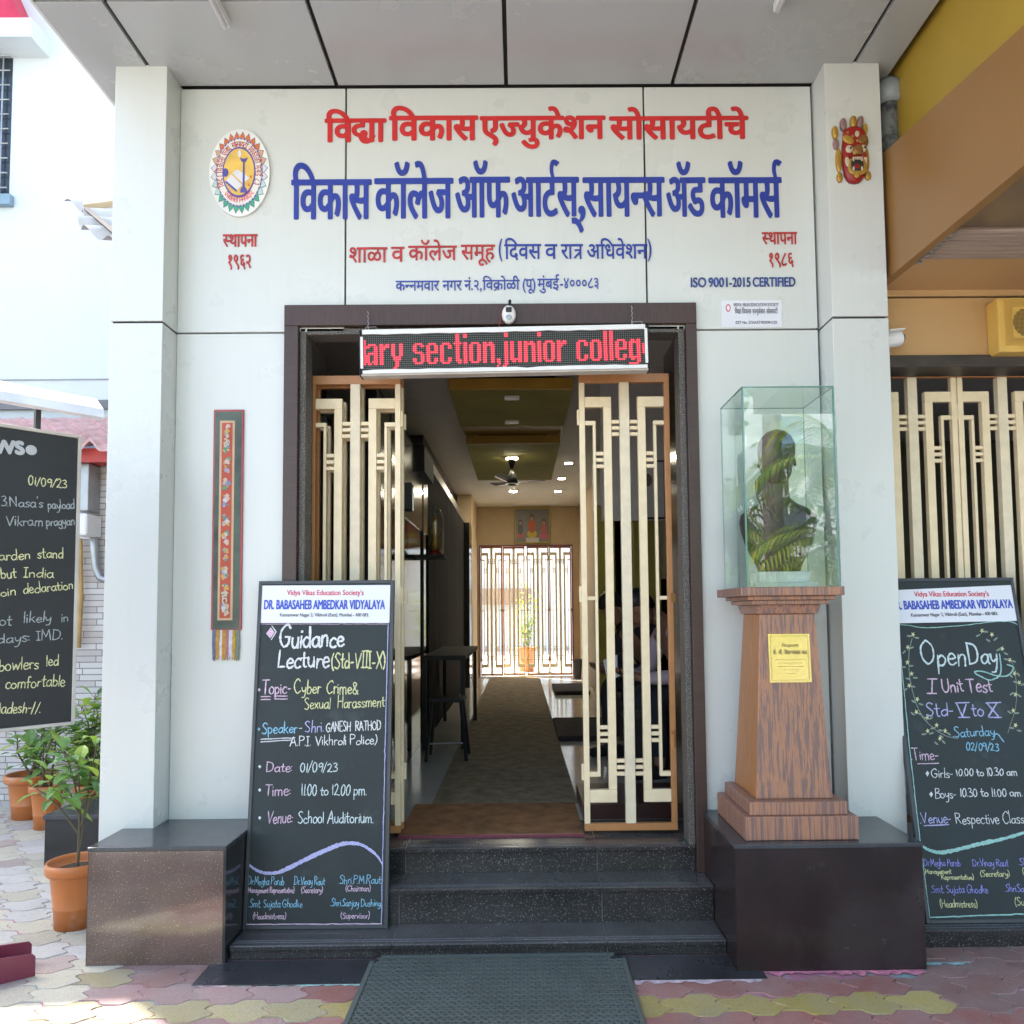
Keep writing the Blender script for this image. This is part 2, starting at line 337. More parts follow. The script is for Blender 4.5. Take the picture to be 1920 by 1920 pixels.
# ------------------------------------------------------------------ lettering
CF = {}
for ln in '''a50:42 42 25 50 6 30 12 5 28 3 42 25/42 50 42 12 50 0
b48:-8 100 8 2/8 35 25 50 42 30 34 5 20 0 8 10
c42:38 42 24 50 7 30 10 8 24 0 40 8
d50:42 40 25 50 6 28 14 3 30 5 42 25/-43 100 43 0
e45:8 25 38 30 34 46 20 50 7 30 12 6 26 0 42 10
f36:36 92 26 100 17 85 16 40 15 0/-3 50 32 52
g48:40 42 24 50 7 30 14 8 30 8 41 28/41 50 41 -10 32 -34 16 -34 6 -22
h48:-8 100 8 0/8 32 22 50 36 42 38 20 38 0
i17:-8 50 8 0/-8 70 9 74
j22:14 50 14 -15 6 -34 -6 -28/-14 70 15 74
k44:-8 100 8 0/-38 50 9 22/-18 28 40 0
l17:-8 100 8 0
m70:-8 50 8 0/8 32 18 50 32 46 34 20 34 0/34 32 44 50 58 46 61 20 61 0
n48:-8 50 8 0/8 32 22 50 36 44 38 20 38 0
o48:24 50 7 34 8 10 24 0 40 12 41 36 24 50
p48:-8 50 8 -35/8 35 25 50 42 32 34 8 18 2 8 12
r36:-8 50 8 0/8 28 18 48 34 46
s40:36 44 20 50 8 38 22 26 34 14 24 0 6 6
t36:17 85 16 30 20 4 32 4/-2 52 34 54
u48:8 50 8 18 18 0 32 6 40 24/-40 50 40 0
v44:-4 50 20 0 40 50
w64:-4 50 16 0 30 40 44 0 60 50
x44:-5 50 38 0/-38 50 5 0
y46:6 50 10 26 22 16 36 28/40 50 38 10 28 -30 8 -34
A66:-4 0 32 100 60 0/-16 38 50 38
B58:-8 0 8 100/8 98 40 96 44 72 10 54/10 54 50 48 50 10 8 0
C64:58 82 40 100 10 70 8 30 30 0 58 16
D66:-8 0 8 100/4 100 46 88 58 50 44 12 6 0
E50:-46 100 8 100 8 0 46 0/-8 52 40 52
G68:58 84 40 100 10 72 8 30 30 0 54 14 56 42/-36 44 62 44
H64:-8 100 8 0/-54 100 54 0/-8 52 54 52
I32:-2 100 28 100/-15 100 15 0/-2 0 28 0
L50:-10 100 8 2 46 4
M76:-6 0 12 100 36 30 60 100 68 0
N66:-8 0 8 98 54 2 54 100
O70:34 100 8 70 10 24 34 0 60 26 60 74 34 100
P56:-8 0 8 100/8 100 46 92 46 62 10 50
R60:-8 0 8 100/8 100 46 92 44 62 10 52/-22 52 54 0
S54:48 88 28 100 10 78 28 54 46 30 32 2 6 10
T58:-0 100 56 100/-28 100 28 0
U60:8 100 8 30 28 0 50 24 52 100
V60:-4 100 28 0 56 100
X58:-4 100 52 0/-52 100 4 0
050:25 95 8 60 12 10 26 0 42 30 40 80 25 95
122:-10 95 12 0
248:8 76 24 95 40 74 26 34 6 2/6 2 26 6 44 0
346:8 86 26 95 38 76 20 52/20 52 42 36 36 6 6 4
946:40 74 22 95 6 72 16 50 38 66/40 90 40 40 34 0
:18:-8 12 9 16/-8 44 9 48
.16:-6 2 8 5
-36:-5 34 28 35
,18:-8 4 4 -12
/36:-2 -10 32 104
(26:20 108 6 70 6 25 20 -14
)26:6 108 20 70 20 25 6 -14
&60:52 34 30 2 8 22 40 76 28 96 14 78 52 0
'14:-8 104 6 88
 28:'''.split('\n'):
    ch = ln[0]; wd, st = ln[1:].split(':', 1) if ch != ':' else ln[1:].split(':', 1)
    CF[ch] = (float(wd), [s for s in st.split('/') if s])
def crom(P, n=6):
    if len(P) < 3: return P
    Q = [P[0]] + list(P) + [P[-1]]; out = []
    for i in range(1, len(Q) - 2):
        for k in range(n):
            t = k / n; a, b, c, d = Q[i - 1], Q[i], Q[i + 1], Q[i + 2]
            out.append(tuple(.5 * (2 * b[j] + (c[j] - a[j]) * t + (2 * a[j] - 5 * b[j] + 4 * c[j] - d[j]) * t * t + (3 * b[j] - a[j] - 3 * c[j] + d[j]) * t ** 3) for j in range(2)))
    out.append(tuple(P[-1])); return out
RNG = random.Random(5)
def chalk_text(mb, s, p0, p1, h, w, z=.0006, tight=1.):
    """hand lettering from p0 to p1 (baseline, local xy); h cap height; w half stroke"""
    p0 = Vector(p0[:2]); p1 = Vector(p1[:2]); tot = sum(CF[c][0] for c in s) or 1
    d = p1 - p0; sx = d.length / tot; ux = d.normalized(); uy = Vector((-ux.y, ux.x)); x = 0; k = 0
    for c in s:
        wd, st = CF[c]; jy = RNG.uniform(-.045, .045) * h; sc_ = RNG.uniform(.88, 1.10); sl_ = RNG.uniform(-.10, .14)
        for q in st:
            straight = q[0] == '-' and not q[1:2] == ' '
            nums = [float(v) for v in (q[1:] if straight else q).split()]
            P = [(nums[i], nums[i + 1]) for i in range(0, len(nums), 2)]
            if not straight: P = crom(P)
            pts = []
            for (a, b) in P:
                lx = (x + a + b * sl_ * .6) * sx; ly = b / 100 * h * sc_ + jy
                pts.append(p0 + ux * lx + uy * ly)
            k += 1
            if straight:
                for q_ in range(len(pts) - 1):
                    a_, b_ = pts[q_], pts[q_ + 1]; n_ = 4; mb.ribbon([a_.lerp(b_, j_ / n_) for j_ in range(n_ + 1)], [w * .9 * RNG.uniform(.6, 1.2) for j_ in range(n_ + 1)], z + (k % 9) * 1.7e-4 + q_ * 4e-5)
                continue
            ww = [w * .9 * RNG.uniform(.6, 1.2) for _ in pts]
            mb.ribbon(pts, ww, z + (k % 9) * 1.7e-4)
        x += wd
GC = {}
_tmp = bpy.data.curves.new('tmp_text', 'FONT'); _to = bpy.data.objects.new('tmp_text', _tmp); COL.objects.link(_to)
def glyph(ch, sx=1., sy=1., off=0., ext=0., cut=None, res=5):
    """mesh data of a string: points (x, y, z) with z the extrusion"""
    key = (ch, round(sx, 5), round(sy, 5), round(off, 5), round(ext, 5), cut)
    if key in GC: return GC[key]
    _tmp.body = ch; _tmp.resolution_u = res
    dg = bpy.context.evaluated_depsgraph_get(); dg.update()
    cu = _to.to_curve(dg).copy()
    cu.transform(Matrix.Diagonal((sx, sy, 1, 1)))
    cu.dimensions = '2D'; cu.fill_mode = 'BOTH'; cu.offset = off; cu.extrude = ext; cu.resolution_u = res
    ob = bpy.data.objects.new('tmp_curve', cu); COL.objects.link(ob); dg.update()
    me = bpy.data.meshes.new_from_object(ob.evaluated_get(dg))
    if cut is not None:
        bm = bmesh.new(); bm.from_mesh(me)
        bmesh.ops.bisect_plane(bm, geom=bm.verts[:] + bm.edges[:] + bm.faces[:], plane_co=(cut * sx, 0, 0), plane_no=(1, 0, 0), clear_outer=True)
        bm.to_mesh(me); bm.free()
    r = ([v.co.copy() for v in me.vertices], [tuple(p.vertices) for p in me.polygons])
    bpy.data.objects.remove(ob); bpy.data.meshes.remove(me); bpy.data.curves.remove(cu)
    _to.to_curve_clear(); GC[key] = r; return r
_bb = {}
def xmax(s):
    if s not in _bb:
        g = glyph(s); _bb[s] = max([v.x for v in g[0]] or [0])
    return _bb[s]
def adv(ch): return xmax(ch + 'व') - xmax('व')
def dv_tokens(s):
    """visual order tokens: '~' after a letter = half form, '^' = reph over the previous, '*' = rakar"""
    out = []; i = 0
    while i < len(s):
        t = s[i]
        if i + 1 < len(s) and s[i + 1] in '~^*': t += s[i + 1]; i += 1
        out.append(t); i += 1
    return out
def wadv(tok):
    if tok == 'D': return .72
    if tok == 'T': return .60
    if tok[-1] == '~': return adv(tok[0]) - .185
    return adv(tok[0])
def taper(mb, pts, w0, w1, ext, M, n=5):
    P = crom(pts, n); k = len(P); up = []; lo = []
    for i in range(k):
        a = Vector(P[max(0, i - 1)]); b = Vector(P[min(k - 1, i + 1)]); t = (b - a).normalized(); nn = Vector((-t.y, t.x)); w = w0 + (w1 - w0) * i / (k - 1)
        up.append(Vector(P[i]) + nn * w); lo.append(Vector(P[i]) - nn * w)
    poly = up + lo[::-1]; n_ = len(poly)
    v = [(p.x, p.y, ext) for p in poly] + [(p.x, p.y, -ext) for p in poly]
    f = [(i, i + 1, n_ - 2 - i, n_ - 1 - i) for i in range(k - 1)] + [(i, n_ + i, n_ + (i + 1) % n_, (i + 1) % n_) for i in range(n_)]
    mb.add([M @ Vector(q) for q in v], f)
def dv_word(mb, s, width, height, off, ext, M):
    """Devanagari word from local (0,0) baseline; headline top at height; M maps local to world"""
    toks = dv_tokens(s); tot = sum(wadv(t) for t in toks); sx = width / tot; sy = height / .62; x = 0; lift = 0
    offx, offy = off if hasattr(off, '__len__') else (off, off)
    off = min(offx, offy)
    DIL = [(0, 0)] + [(math.cos(a * math.pi / 4) * offx, math.sin(a * math.pi / 4) * offy) for a in range(8)]
    def put(ch, dx, cut=None, lift=0., ys=1., y0=0.):
        g = glyph(ch, sx, sy * ys, 0, ext, cut)
        for q, (ox, oy) in enumerate(DIL):
            mb.add([M @ Vector((v.x + dx * sx + ox, v.y + y0 * sy + oy, v.z + lift * .5 + q * 3e-4)) for v in g[0]], g[1])
    for i, t in enumerate(toks):
        c = t[0]; lift = (i % 3) * 3e-4
        if c == 'D':      # conjunct d + y
            put('द', x - .04, lift=lift, ys=.86, y0=.085)
            taper(mb, [((x + .24) * sx, .13 * sy), ((x + .30) * sx, .03 * sy), ((x + .42) * sx, .00 * sy), ((x + .55) * sx, .05 * sy), ((x + .63) * sx, .18 * sy)], .040 * sx + off, .040 * sx + off, ext, M @ Matrix.Translation((0, 0, lift + 4e-4)))
            put('ा', x + .45, lift=lift + 8e-4)
        elif c == 'T':    # conjunct t + r
            put('ा', x + .33, lift=lift)
            taper(mb, [(x * sx, .585 * sy), ((x + .45) * sx, .585 * sy)], .035 * sy + off, .035 * sy + off, ext, M @ Matrix.Translation((0, 0, lift + 4e-4)))
            taper(mb, [((x + .5) * sx, .34 * sy), ((x + .3) * sx, .37 * sy), ((x + .12) * sx, .36 * sy)], .03 * sx + off, .03 * sx + off, ext, M @ Matrix.Translation((0, 0, lift + 8e-4)))
            taper(mb, [((x + .48) * sx, .32 * sy), ((x + .3) * sx, .18 * sy), ((x + .1) * sx, .02 * sy)], .03 * sx + off, .04 * sx + off, ext, M @ Matrix.Translation((0, 0, lift + 12e-4)))
        else:
            put(c, x, cut=(adv(c) - .185 + .01) if t[-1] == '~' else None, lift=lift)
        if t[-1] == '*':
            taper(mb, [((x + .36) * sx, .14 * sy), ((x + .24) * sx, .06 * sy), ((x + .1) * sx, -.06 * sy)], .03 * sx + off, .03 * sx + off, ext, M @ Matrix.Translation((0, 0, 14e-4)))
        if t[-1] == '^':
            e = x + adv(c) - .13
            taper(mb, [((e) * sx, .60 * sy), ((e - .06) * sx, .75 * sy), ((e + .0) * sx, .88 * sy), ((e + .16) * sx, .84 * sy)], .025 * sx + off, .06 * sx + off, ext, M @ Matrix.Translation((0, 0, 14e-4)))
        x += wadv(t)
def wallM(p, xd=None):   # local xy -> wall facing -Y ; z local towards viewer
    return Matrix.Translation(p) @ Matrix(((1, 0, 0), (0, 0, -1), (0, 1, 0))).to_4x4()
def print_text(mb, s, M, width, height, off=0., ext=0., capH=.70, dz=2e-4):
    g0 = glyph(s); x0 = min(v.x for v in g0[0]); x1 = max(v.x for v in g0[0])
    sx = (width - 2 * off) / (x1 - x0); g = glyph(s, sx, height / capH, 0, ext)
    for q in range(9 if off else 1):
        o_ = Vector((math.cos(q * math.pi / 4) * off, math.sin(q * math.pi / 4) * off, q * dz)) if q else Vector((0, 0, 0))
        mb.add([M @ (v - Vector((x0 * sx - off, 0, 0)) + o_) for v in g[0]], g[1])
# ------------------------------------------------------------------ ground
YW = 4.2            # facade wall plane
rng = random.Random(11)
base_m, nt_, p_ = nmat('paver_joint_sand')
v_ = coords(nt_); n1 = noise(nt_, v_, 2.2, 5, .7); n2 = noise(nt_, v_, 9, 4, .6)
c_ = ramp(nt_, n1, [(.30, (.30, .28, .26)), (.42, (.34, .32, .31)), (.48, (.60, .12, .24)), (.54, (.50, .30, .36)), (.60, (.26, .52, .52)), (.66, (.35, .34, .34))])
nt_.links.new(mixc(nt_, n2, c_, (.16, .14, .13)), p_.inputs['Base Color']); p_.inputs['Roughness'].default_value = .95
mk('ground', MB().box(-60, 60, -60, 60, -.3, -.012), mat('ground_concrete', (.29, .30, .28), .9, var=.2, vs=.8), kind='structure')
mk('paving_bed', MB().box(-9, 7, -3, 9.5, -.0119, -.0045), base_m, kind='structure')
def pavers():
    mb = MB(); col = []
    w, h, A = .235, .150, .019
    def g(j, x): return 3.515 - .15 + j * h + A * math.tanh(3.6 * math.sin(2 * math.pi * x / (w) + (j % 2) * math.pi + .6)) * (1 if j % 2 else 1)
    def vx(i, j, t): return (i + .5 * (j % 2)) * w + .10 * h * (t - .5) + .030 * math.sin(2 * math.pi * t)
    for j in range(-24, 40):
        for i in range(-34, 24):
            xa, xb = vx(i, j, 0), vx(i + 1, j, 0); xc, xd = vx(i, j, 1), vx(i + 1, j, 1)
            xm = (xa + xb) / 2; ym = g(j, xm)
            if not (-6.2 < xm < 4.2 and .4 < ym < 9.2): continue
            if ym > 3.45 and -1.35 < xm < 1.7: continue
            pts = []
            n = 13
            for k in range(n): x = xa + (xb - xa) * k / n; pts.append((x, g(j, x)))
            for k in range(7): t = k / 7; y0, y1 = g(j, xb), g(j + 1, xd); pts.append((vx(i + 1, j, t), y0 + (y1 - y0) * t))
            for k in range(n): x = xd + (xc - xd) * k / n; pts.append((x, g(j + 1, x)))
            for k in range(7): t = 1 - k / 7; y0, y1 = g(j, xa), g(j + 1, xc); pts.append((vx(i, j, t), y0 + (y1 - y0) * t))
            cx = sum(p[0] for p in pts) / len(pts); cy = sum(p[1] for p in pts) / len(pts)
            z = rng.uniform(-.002, .0015); tx_, ty_ = rng.gauss(0, .010), rng.gauss(0, .010); b = len(mb.v); m_ = len(pts)
            top = [(cx + (p[0] - cx) * .955, cy + (p[1] - cy) * .932, z + (p[0] - cx) * tx_ + (p[1] - cy) * ty_) for p in pts]; low = [(cx + (p[0] - cx) * .978, cy + (p[1] - cy) * .968, -.006) for p in pts]
            mb.add(top + low, [tuple(range(m_))] + [(m_ + q, m_ + (q + 1) % m_, (q + 1) % m_, q) for q in range(m_)])
            r = rng.random()
            if cx < -1.95:
                c = (.56, .52, .39) if r < .58 else ((.54, .52, .47) if r < .94 else (.45, .35, .30))
            elif j in (-1,): c = (.48, .37, .085) if cx > -.8 else (.48, .42, .22)
            elif j in (0, -2): c = (.36, .135, .105) if cx > -.9 else (.42, .27, .25)
            else: c = ((.27, .14, .115) if r < .7 else (.33, .28, .14))
            if cx > 1.75 and j >= -1 : c = (.29, .145, .115)
            if cy < 2.6: c = (.30, .31, .28)  # unseen front pavers greyed to keep pink out of the bounce light
            k_ = rng.uniform(.84, 1.14); c = tuple(min(1, q * k_) for q in c)
            col += [c] * (2 * m_)
    pm, pnt, pp = nmat('paver_stone'); pp.inputs['Roughness'].default_value = .82
    at = pnt.nodes.new('ShaderNodeVertexColor'); at.layer_name = 'Col'
    v = coords(pnt); a = noise(pnt, v, 5, 6, .65); b2 = noise(pnt, v, 160, 3, .6)
    c = mixc(pnt, ramp(pnt, a, [(.35, (0, 0, 0)), (.8, (.45, .45, .45))]), at.outputs[0], (.42, .40, .38))
    c = mixc(pnt, ramp(pnt, b2, [(.3, (.35,) * 3), (.7, (0,) * 3)]), c, (.10, .08, .07))
    sp_ = noise(pnt, v, 60, 4, .7); c = mixc(pnt, ramp(pnt, sp_, [(.62, (0,) * 3), (.72, (.6,) * 3)]), c, (.07, .06, .055))
    st_ = noise(pnt, v, 1.6, 7, .75); c = mixc(pnt, ramp(pnt, st_, [(.55, (0,) * 3), (.75, (.55,) * 3)]), c, (.13, .11, .10))
    pnt.links.new(c, pp.inputs['Base Color']); bump(pnt, pp, b2, .45, .004)
    mk('pavement', mb, pm, kind='structure', col=col)
pavers()

# ------------------------------------------------------------------ entrance building
bld = thing('entrance_building', 'white panelled college entrance with raised red and blue lettering over its doorway', 'building', (0, YW, 0))
g_ = .005
def panel(x0, x1, z0, z1, name='wall_panel'):
    mk(name, MB().box(x0 + g_, x1 - g_, YW, YW + .03, z0 + g_, z1 - g_), ACP, bld, bevel=.002)
ZJ, ZT = 3.180, 4.585
XL, XR = -1.885, 1.672
panel(XL, -.954, ZJ, ZT); panel(-.954, .722, 3.30, ZT); panel(.722, XR, ZJ, ZT)
panel(XL, -1.262, .52, ZJ); panel(.968, XR, .52, ZJ)
mk('panel_backing', MB().box(-2.0, -1.24, YW + .032, YW + .12, 0, 4.7).box(.95, 1.9, YW + .032, YW + .12, 0, 4.7).box(-1.24, .95, YW + .032, YW + .12, 3.2, 4.7), SEAM, bld)
for (x0, x1, nm) in ((-2.160, -1.882, 0), (1.680, 1.980, 1)):
    y0 = 4.03
    for z0, z1 in ((-.02, ZJ - .006), (ZJ + .006, 4.60)):
        mk('pillar', MB().box(x0, x1, y0, YW + (.4 if nm else .5), z0, z1), ACP, bld, bevel=.003)
    mk('pillar_core', MB().box(x0 + .01, x1 - .01, y0 + .012, YW + .2, 0, 4.55), SEAM, bld)
# soffit of the canopy
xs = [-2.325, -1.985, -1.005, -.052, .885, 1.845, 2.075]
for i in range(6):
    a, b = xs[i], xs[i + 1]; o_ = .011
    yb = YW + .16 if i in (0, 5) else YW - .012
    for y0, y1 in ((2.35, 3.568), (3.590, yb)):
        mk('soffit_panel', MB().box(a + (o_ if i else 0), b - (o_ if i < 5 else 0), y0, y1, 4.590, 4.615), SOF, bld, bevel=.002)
mk('canopy_slab', MB().box(-2.30, 2.06, 1.9, YW + .2, 4.617, 5.3), SEAM, bld)
mk('canopy_fascia', MB().box(-2.34, -2.325, 2.34, YW + .16, 4.59, 5.3).box(-2.34, 2.09, 2.325, 2.34, 4.59, 5.3), ACP, bld)
mk('upper_wall', MB().box(-2.0, 5.5, YW + .21, 16, 4.70, 11), SHELL, bld)  # unseen upper mass, made taller to deepen shade on the right-front ground
mk('side_beam', MB().box(-2.26, -2.165, 4.36, 4.9, 4.30, 4.62), mat('grey_cement', (.16, .17, .16), .9), bld)
# door surround
XA, XB, XI, XJ = -1.280, .986, -1.203, .926
mk('door_surround', MB().box(XA, XI, 4.165, YW + .10, .244, 3.205), PURP_V, bld, bevel=.003)
mk('door_surround', MB().box(XJ, XB, 4.165, YW + .10, .244, 3.205), PURP_V, bld, bevel=.003)
mk('door_surround', MB().box(XA, XB, 4.164, YW + .10, 3.206, 3.322), PURP_H, bld, bevel=.003)
ip = MB(); ip.box(XI, XI + .035, 4.20, YW + .13, .377, 3.204).box(XJ - .035, XJ, 4.20, YW + .13, .377, 3.204).box(XI + .035, XJ - .035, 4.20, YW + .13, 3.168, 3.204)
mk('stone_lining', ip, STRIP, bld, bevel=.004)
mk('door_reveal', MB().box(XI, XI + .02, YW + .131, 4.72, .377, 3.2), GBLK2, bld); mk('door_reveal', MB().box(XJ - .02, XJ, YW + .131, 4.72, .377, 3.2), GBLK2, bld)
# interior
fl = .377
mk('interior_floor', MB().box(-2.15, 1.95, 4.70, 15.5, fl - .1, fl), FLOORT, bld)
mk('interior_ceiling', MB().box(-2.15, 1.95, 4.55, 15.5, 3.72, 3.8), INTC, bld)
mk('lintel_wall', MB().box(-2.1, 1.95, YW + .121, 4.5, 3.25, 3.8), BLK, bld)
mk('roof_slab', MB().box(-2.15, 2.0, YW + .21, 15.9, 3.85, 4.69), SHELL, bld)
mk('interior_wall', MB().box(-2.15, -2.05, 4.75, 15.5, 0, 3.8), INTG, bld)
mk('interior_wall', MB().box(1.95, 2.05, 4.75, 15.5, 0, 3.8), INTG, bld)
mk('interior_wall', MB().box(-2.05, -1.205, 4.33, 4.5, 0, 3.24), GBLK2, bld); mk('interior_wall', MB().box(.93, 1.949, 4.33, 4.5, 0, 3.24), GBLK2, bld)
FY = 15.28
fw = MB(); fw.box(-2.05, -.80, FY, FY + .2, 0, 3.72).box(1.05, 1.95, FY, FY + .2, 0, 3.72).box(-.80, 1.05, FY, FY + .2, 2.96, 3.72)
mk('end_wall', fw, INTW, bld)
mk('end_floor', MB().box(-.8, 1.05, FY, FY + .4, fl - .1, fl - .001), FLOORT, bld)
# right side of the corridor: short walls with olive edges, open waiting bay in front
mk('interior_wall', MB().box(1.17, 1.30, 11.0, 15.27, fl, 3.719), INTW, bld)
mk('olive_pier', MB().box(1.06, 1.30, 10.5, 10.99, fl, 3.05), OLIVE, bld)
mk('olive_pier', MB().box(1.22, 1.50, 8.2, 8.6, fl, 3.1), OLIVE, bld)
mk('beam', MB().box(1.05, 1.949, 10.4, 10.98, 3.06, 3.719), INTC, bld)
mk('beam', MB().box(1.0, 1.949, 7.6, 8.1, 3.1, 3.719), INTG, bld)
mk('wainscot', MB().box(1.90, 1.949, 4.76, 10.3, fl, 1.95), GBLK2, bld)
mk('wainscot', MB().box(1.52, 1.89, 9.0, 9.05, fl, 2.0), BKC, bld)
# left side: polished black partition with steel rim
mk('partition', MB().box(-1.10, -.95, 5.1, 13.6, fl, 3.16), GBLK, bld)
mk('added_dark_panel', MB().box(-.9485, -.935, 7.95, 13.6, fl, 3.155), mat('dark_laminate', (.012, .011, .010), .8, spec=.08), bld)  # thin matte sheet added over the partition to stop its bright reflections
mk('partition_rim', MB().box(-1.11, -.935, 7.9, 13.62, 3.161, 3.27), STEEL, bld, bevel=.004)
for y in (5.6, 6.15, 7.5, 8.7, 10.2, 11.6, 13.0): mk('mullion', MB().box(-.949, -.935, y, y + .05, fl, 3.159), BLK, bld)
mk('partition_pier', MB().box(-.948, -.845, 13.0, 13.62, fl, 3.15), GBLK2, bld)
mk('corridor_wall', MB().box(-1.10, -.84, 13.63, FY - .01, fl, 3.719), INTW, bld)
mk('corridor_wall', MB().box(-2.04, -1.12, 9.0, 13.6, 2.6, 3.719), mat('cabin_dark', (.06, .035, .03), .6), bld)
mk('shade_box', MB().box(-1.16, -.86, 7.0, 7.75, 2.92, 3.16), BLK, bld)
mk('partition_upper', MB().box(-.948, -.940, 5.12, 8.0, 2.42, 3.12), mat('greenish_panel', (.30, .31, .25), .16, .4, var=.15, vs=2), bld)
for (y0, y1) in ((6.45, 7.75), (8.55, 10.95)):
    pnl = mk('ceiling_drop', MB().box(-.585, .465, y0, y1, 3.51, 3.575), OLIVE, bld)
    mk('fascia_strip', MB().box(-.585, .465, y0 - .02, y0 - .001, 3.505, 3.60), MUST, bld)
    mk('hanger', MB().box(-.45, .33, y0 + .2, y1 - .1, 3.576, 3.719), BLK, bld)
mk('olive_ceiling_back', MB().box(-.60, .48, 8.0, 8.5, 3.60, 3.719), MUST, bld)

# steps ---------------------------------------------------------------
stp = thing('entrance_steps', 'three speckled black granite steps with grooved nosings between the two side blocks', 'steps', (-.2, 3.75, 0))
def step(y0, y1, z0, z1, x0, x1):
    prof = [(y1, z0), (y0 + .012, z0), (y0 + .012, z1 - .030), (y0 + .002, z1 - .028), (y0, z1 - .022), (y0, z1 - .006), (y0 + .005, z1 - .001), (y0 + .012, z1),
            (y0 + .030, z1), (y0 + .032, z1 - .004), (y0 + .037, z1 - .004), (y0 + .039, z1), (y0 + .052, z1), (y0 + .054, z1 - .004), (y0 + .059, z1 - .004), (y0 + .061, z1), (y1, z1)]
    xs_ = [x0, -.62, .40, x1]
    for a, b in zip(xs_, xs_[1:]): mk('step_block', MB().prism([(p[0], p[1]) for p in prof], 0, a + .0015, b - .0015), GRAN, stp)
    mk('step_joint', MB().box(x0 + .01, x1 - .01, y0 + .016, y1 - .01, z0 + .001, z1 - .0025), mat('grout', (.30, .29, .28), .9), stp)
step(3.745, 4.3, .0, .069, -1.382, .962)
step(3.966, 4.3, .0695, .244, -1.382, .962)
step(4.195, 4.72, .2445, .377, XI + .001, XJ - .001)
mk('ground_slab', MB().box(-1.46, .40, 3.505, 3.744, -.01, .0022).box(.403, 1.08, 3.505, 3.744, -.01, .0022), SLABT, stp, bevel=.002)

# side blocks -----------------------------------------------------------
def block(name, lab, x0, x1, y0, zt, front, side, top):
    t = thing(name, lab, 'plinth', ((x0 + x1) / 2, (y0 + YW) / 2, 0))
    mk('front_slab', MB().box(x0 + .003, x1 - .012, y0, y0 + .02, 0, zt - .022), front, t)
    mk('side_slab', MB().box(x1 - .0115, x1, y0 + .001, YW - .001, 0, zt - .022), side, t)
    mk('side_slab', MB().box(x0, x0 + .0025, y0 + .001, YW - .001, 0, zt - .022), side, t)
    mk('core', MB().box(x0 + .01, x1 - .02, y0 + .021, YW - .001, 0, zt - .024), SEAM, t)
    mk('top_slab', MB().box(x0 - .003, x1 + .003, y0 - .006, YW - .001, zt - .021, zt), top, t, bevel=.004)
    return t
block('granite_block', 'brown speckled granite block with a grey top beside the potted plant', -2.036, -1.390, 3.712, .542, GBRN, GBLK2, GTOP)
block('granite_block', 'dark maroon granite block carrying the bust pedestal', .964, 1.822, 3.577, .562, GMAR, GMAR, GTOP)

# ------------------------------------------------------------------ wall lettering
def words(name, label, items, mat_, off, ext=.0025, yy=YW, cat='lettering', group='raised lettering on the entrance wall'):
    p = [W(it[1], it[4], yy) for it in items]; q = [W(it[2], it[4], yy) for it in items]
    t = thing(name, label, cat, ((p[0].x + q[-1].x) / 2, yy, p[0].z), group=group)
    for it, a, b in zip(items, p, q):
        top = W(it[1], it[3], yy).z; mb = MB()
        if it[0][0] == '!': print_text(mb, it[0][1:], wallM(Vector((a.x, yy - ext, a.z))), b.x - a.x, top - a.z, off if not hasattr(off, '__len__') else off[0], ext, dz=5e-4)
        else: dv_word(mb, it[0], b.x - a.x, top - a.z, off, ext, wallM(Vector((a.x, yy - ext, a.z))))
        mk('word', mb, mat_, t)
    return t
words('sign_lettering', 'red Devanagari society name, the topmost line of the wall sign', [('िवDा', 611, 722, 225, 266), ('िवकास', 732, 894, 220, 263), ('एज~युकेशन', 902, 1133, 220.5, 261), ('सोसायटीचे', 1144.5, 1400.5, 221, 261)], RED, (.0068, .0056))
words('sign_lettering', 'largest line of the wall sign, blue Devanagari college name', [('िवकास', 548, 694, 339, 411), ('कॉलेज', 704, 847.5, 336.5, 409.5), ('ऑफ', 854, 954, 334, 407.5), ('आट^स्', 959.5, 1083.5, 334.5, 406), (',', 1083, 1099, 330, 402), ('सायन~स', 1095, 1244, 334.7, 406), ('अॅड', 1250, 1321, 335, 406), ('कॉमस^', 1331.5, 1464, 335, 408)], BLUE, (.0066, .0042))
words('sign_lettering', 'small red Devanagari words about school and college, left of the blue bracketed words', [('शाळा', 654, 725.5, 465, 492.5), ('व', 734, 757.5, 464, 491), ('कॉलेज', 766, 856, 462, 488.5), ('समूह', 865, 927.5, 460, 487)], REDD, .0014)
words('sign_lettering', 'small blue bracketed Devanagari words on the third line of the wall sign', [('(', 934, 942, 452, 480), ('िदवस', 946, 1014, 459, 486), ('व', 1022, 1044, 459, 485.5), ('राT', 1052, 1093, 459, 485.5), ('अिधवेशन', 1100, 1213, 459.3, 485.5), (')', 1214, 1223, 452, 480)], BLUE, .0013)
words('sign_lettering', 'blue Devanagari address line, lowest and smallest line above the doorway', [('कन~नमवार', 742, 823, 527.5, 545.5), ('नगर', 830, 865.5, 527, 545), ('नं.२,', 871, 904, 526.5, 544.5), ('िवक*ोळी', 905, 974, 526, 544), ('(पू)', 979, 1005, 524.5, 543), ('मुंबई', 1008, 1048, 523.5, 542), ('-४०००८३', 1049.5, 1124, 522.5, 541)], BLUE, .0008)
words('sign_lettering', 'red Devanagari founding year 1962 under the round emblem', [('स~थापना', 418.6, 482, 440.6, 463), ('१९६२', 426, 471.7, 479, 503)], REDD, .0018)
words('sign_lettering', 'red Devanagari founding year 1986 above the certification line', [('स~थापना', 1429, 1494, 436.5, 458.5), ('१९८६', 1440, 1487.7, 475.5, 499)], REDD, .0016)
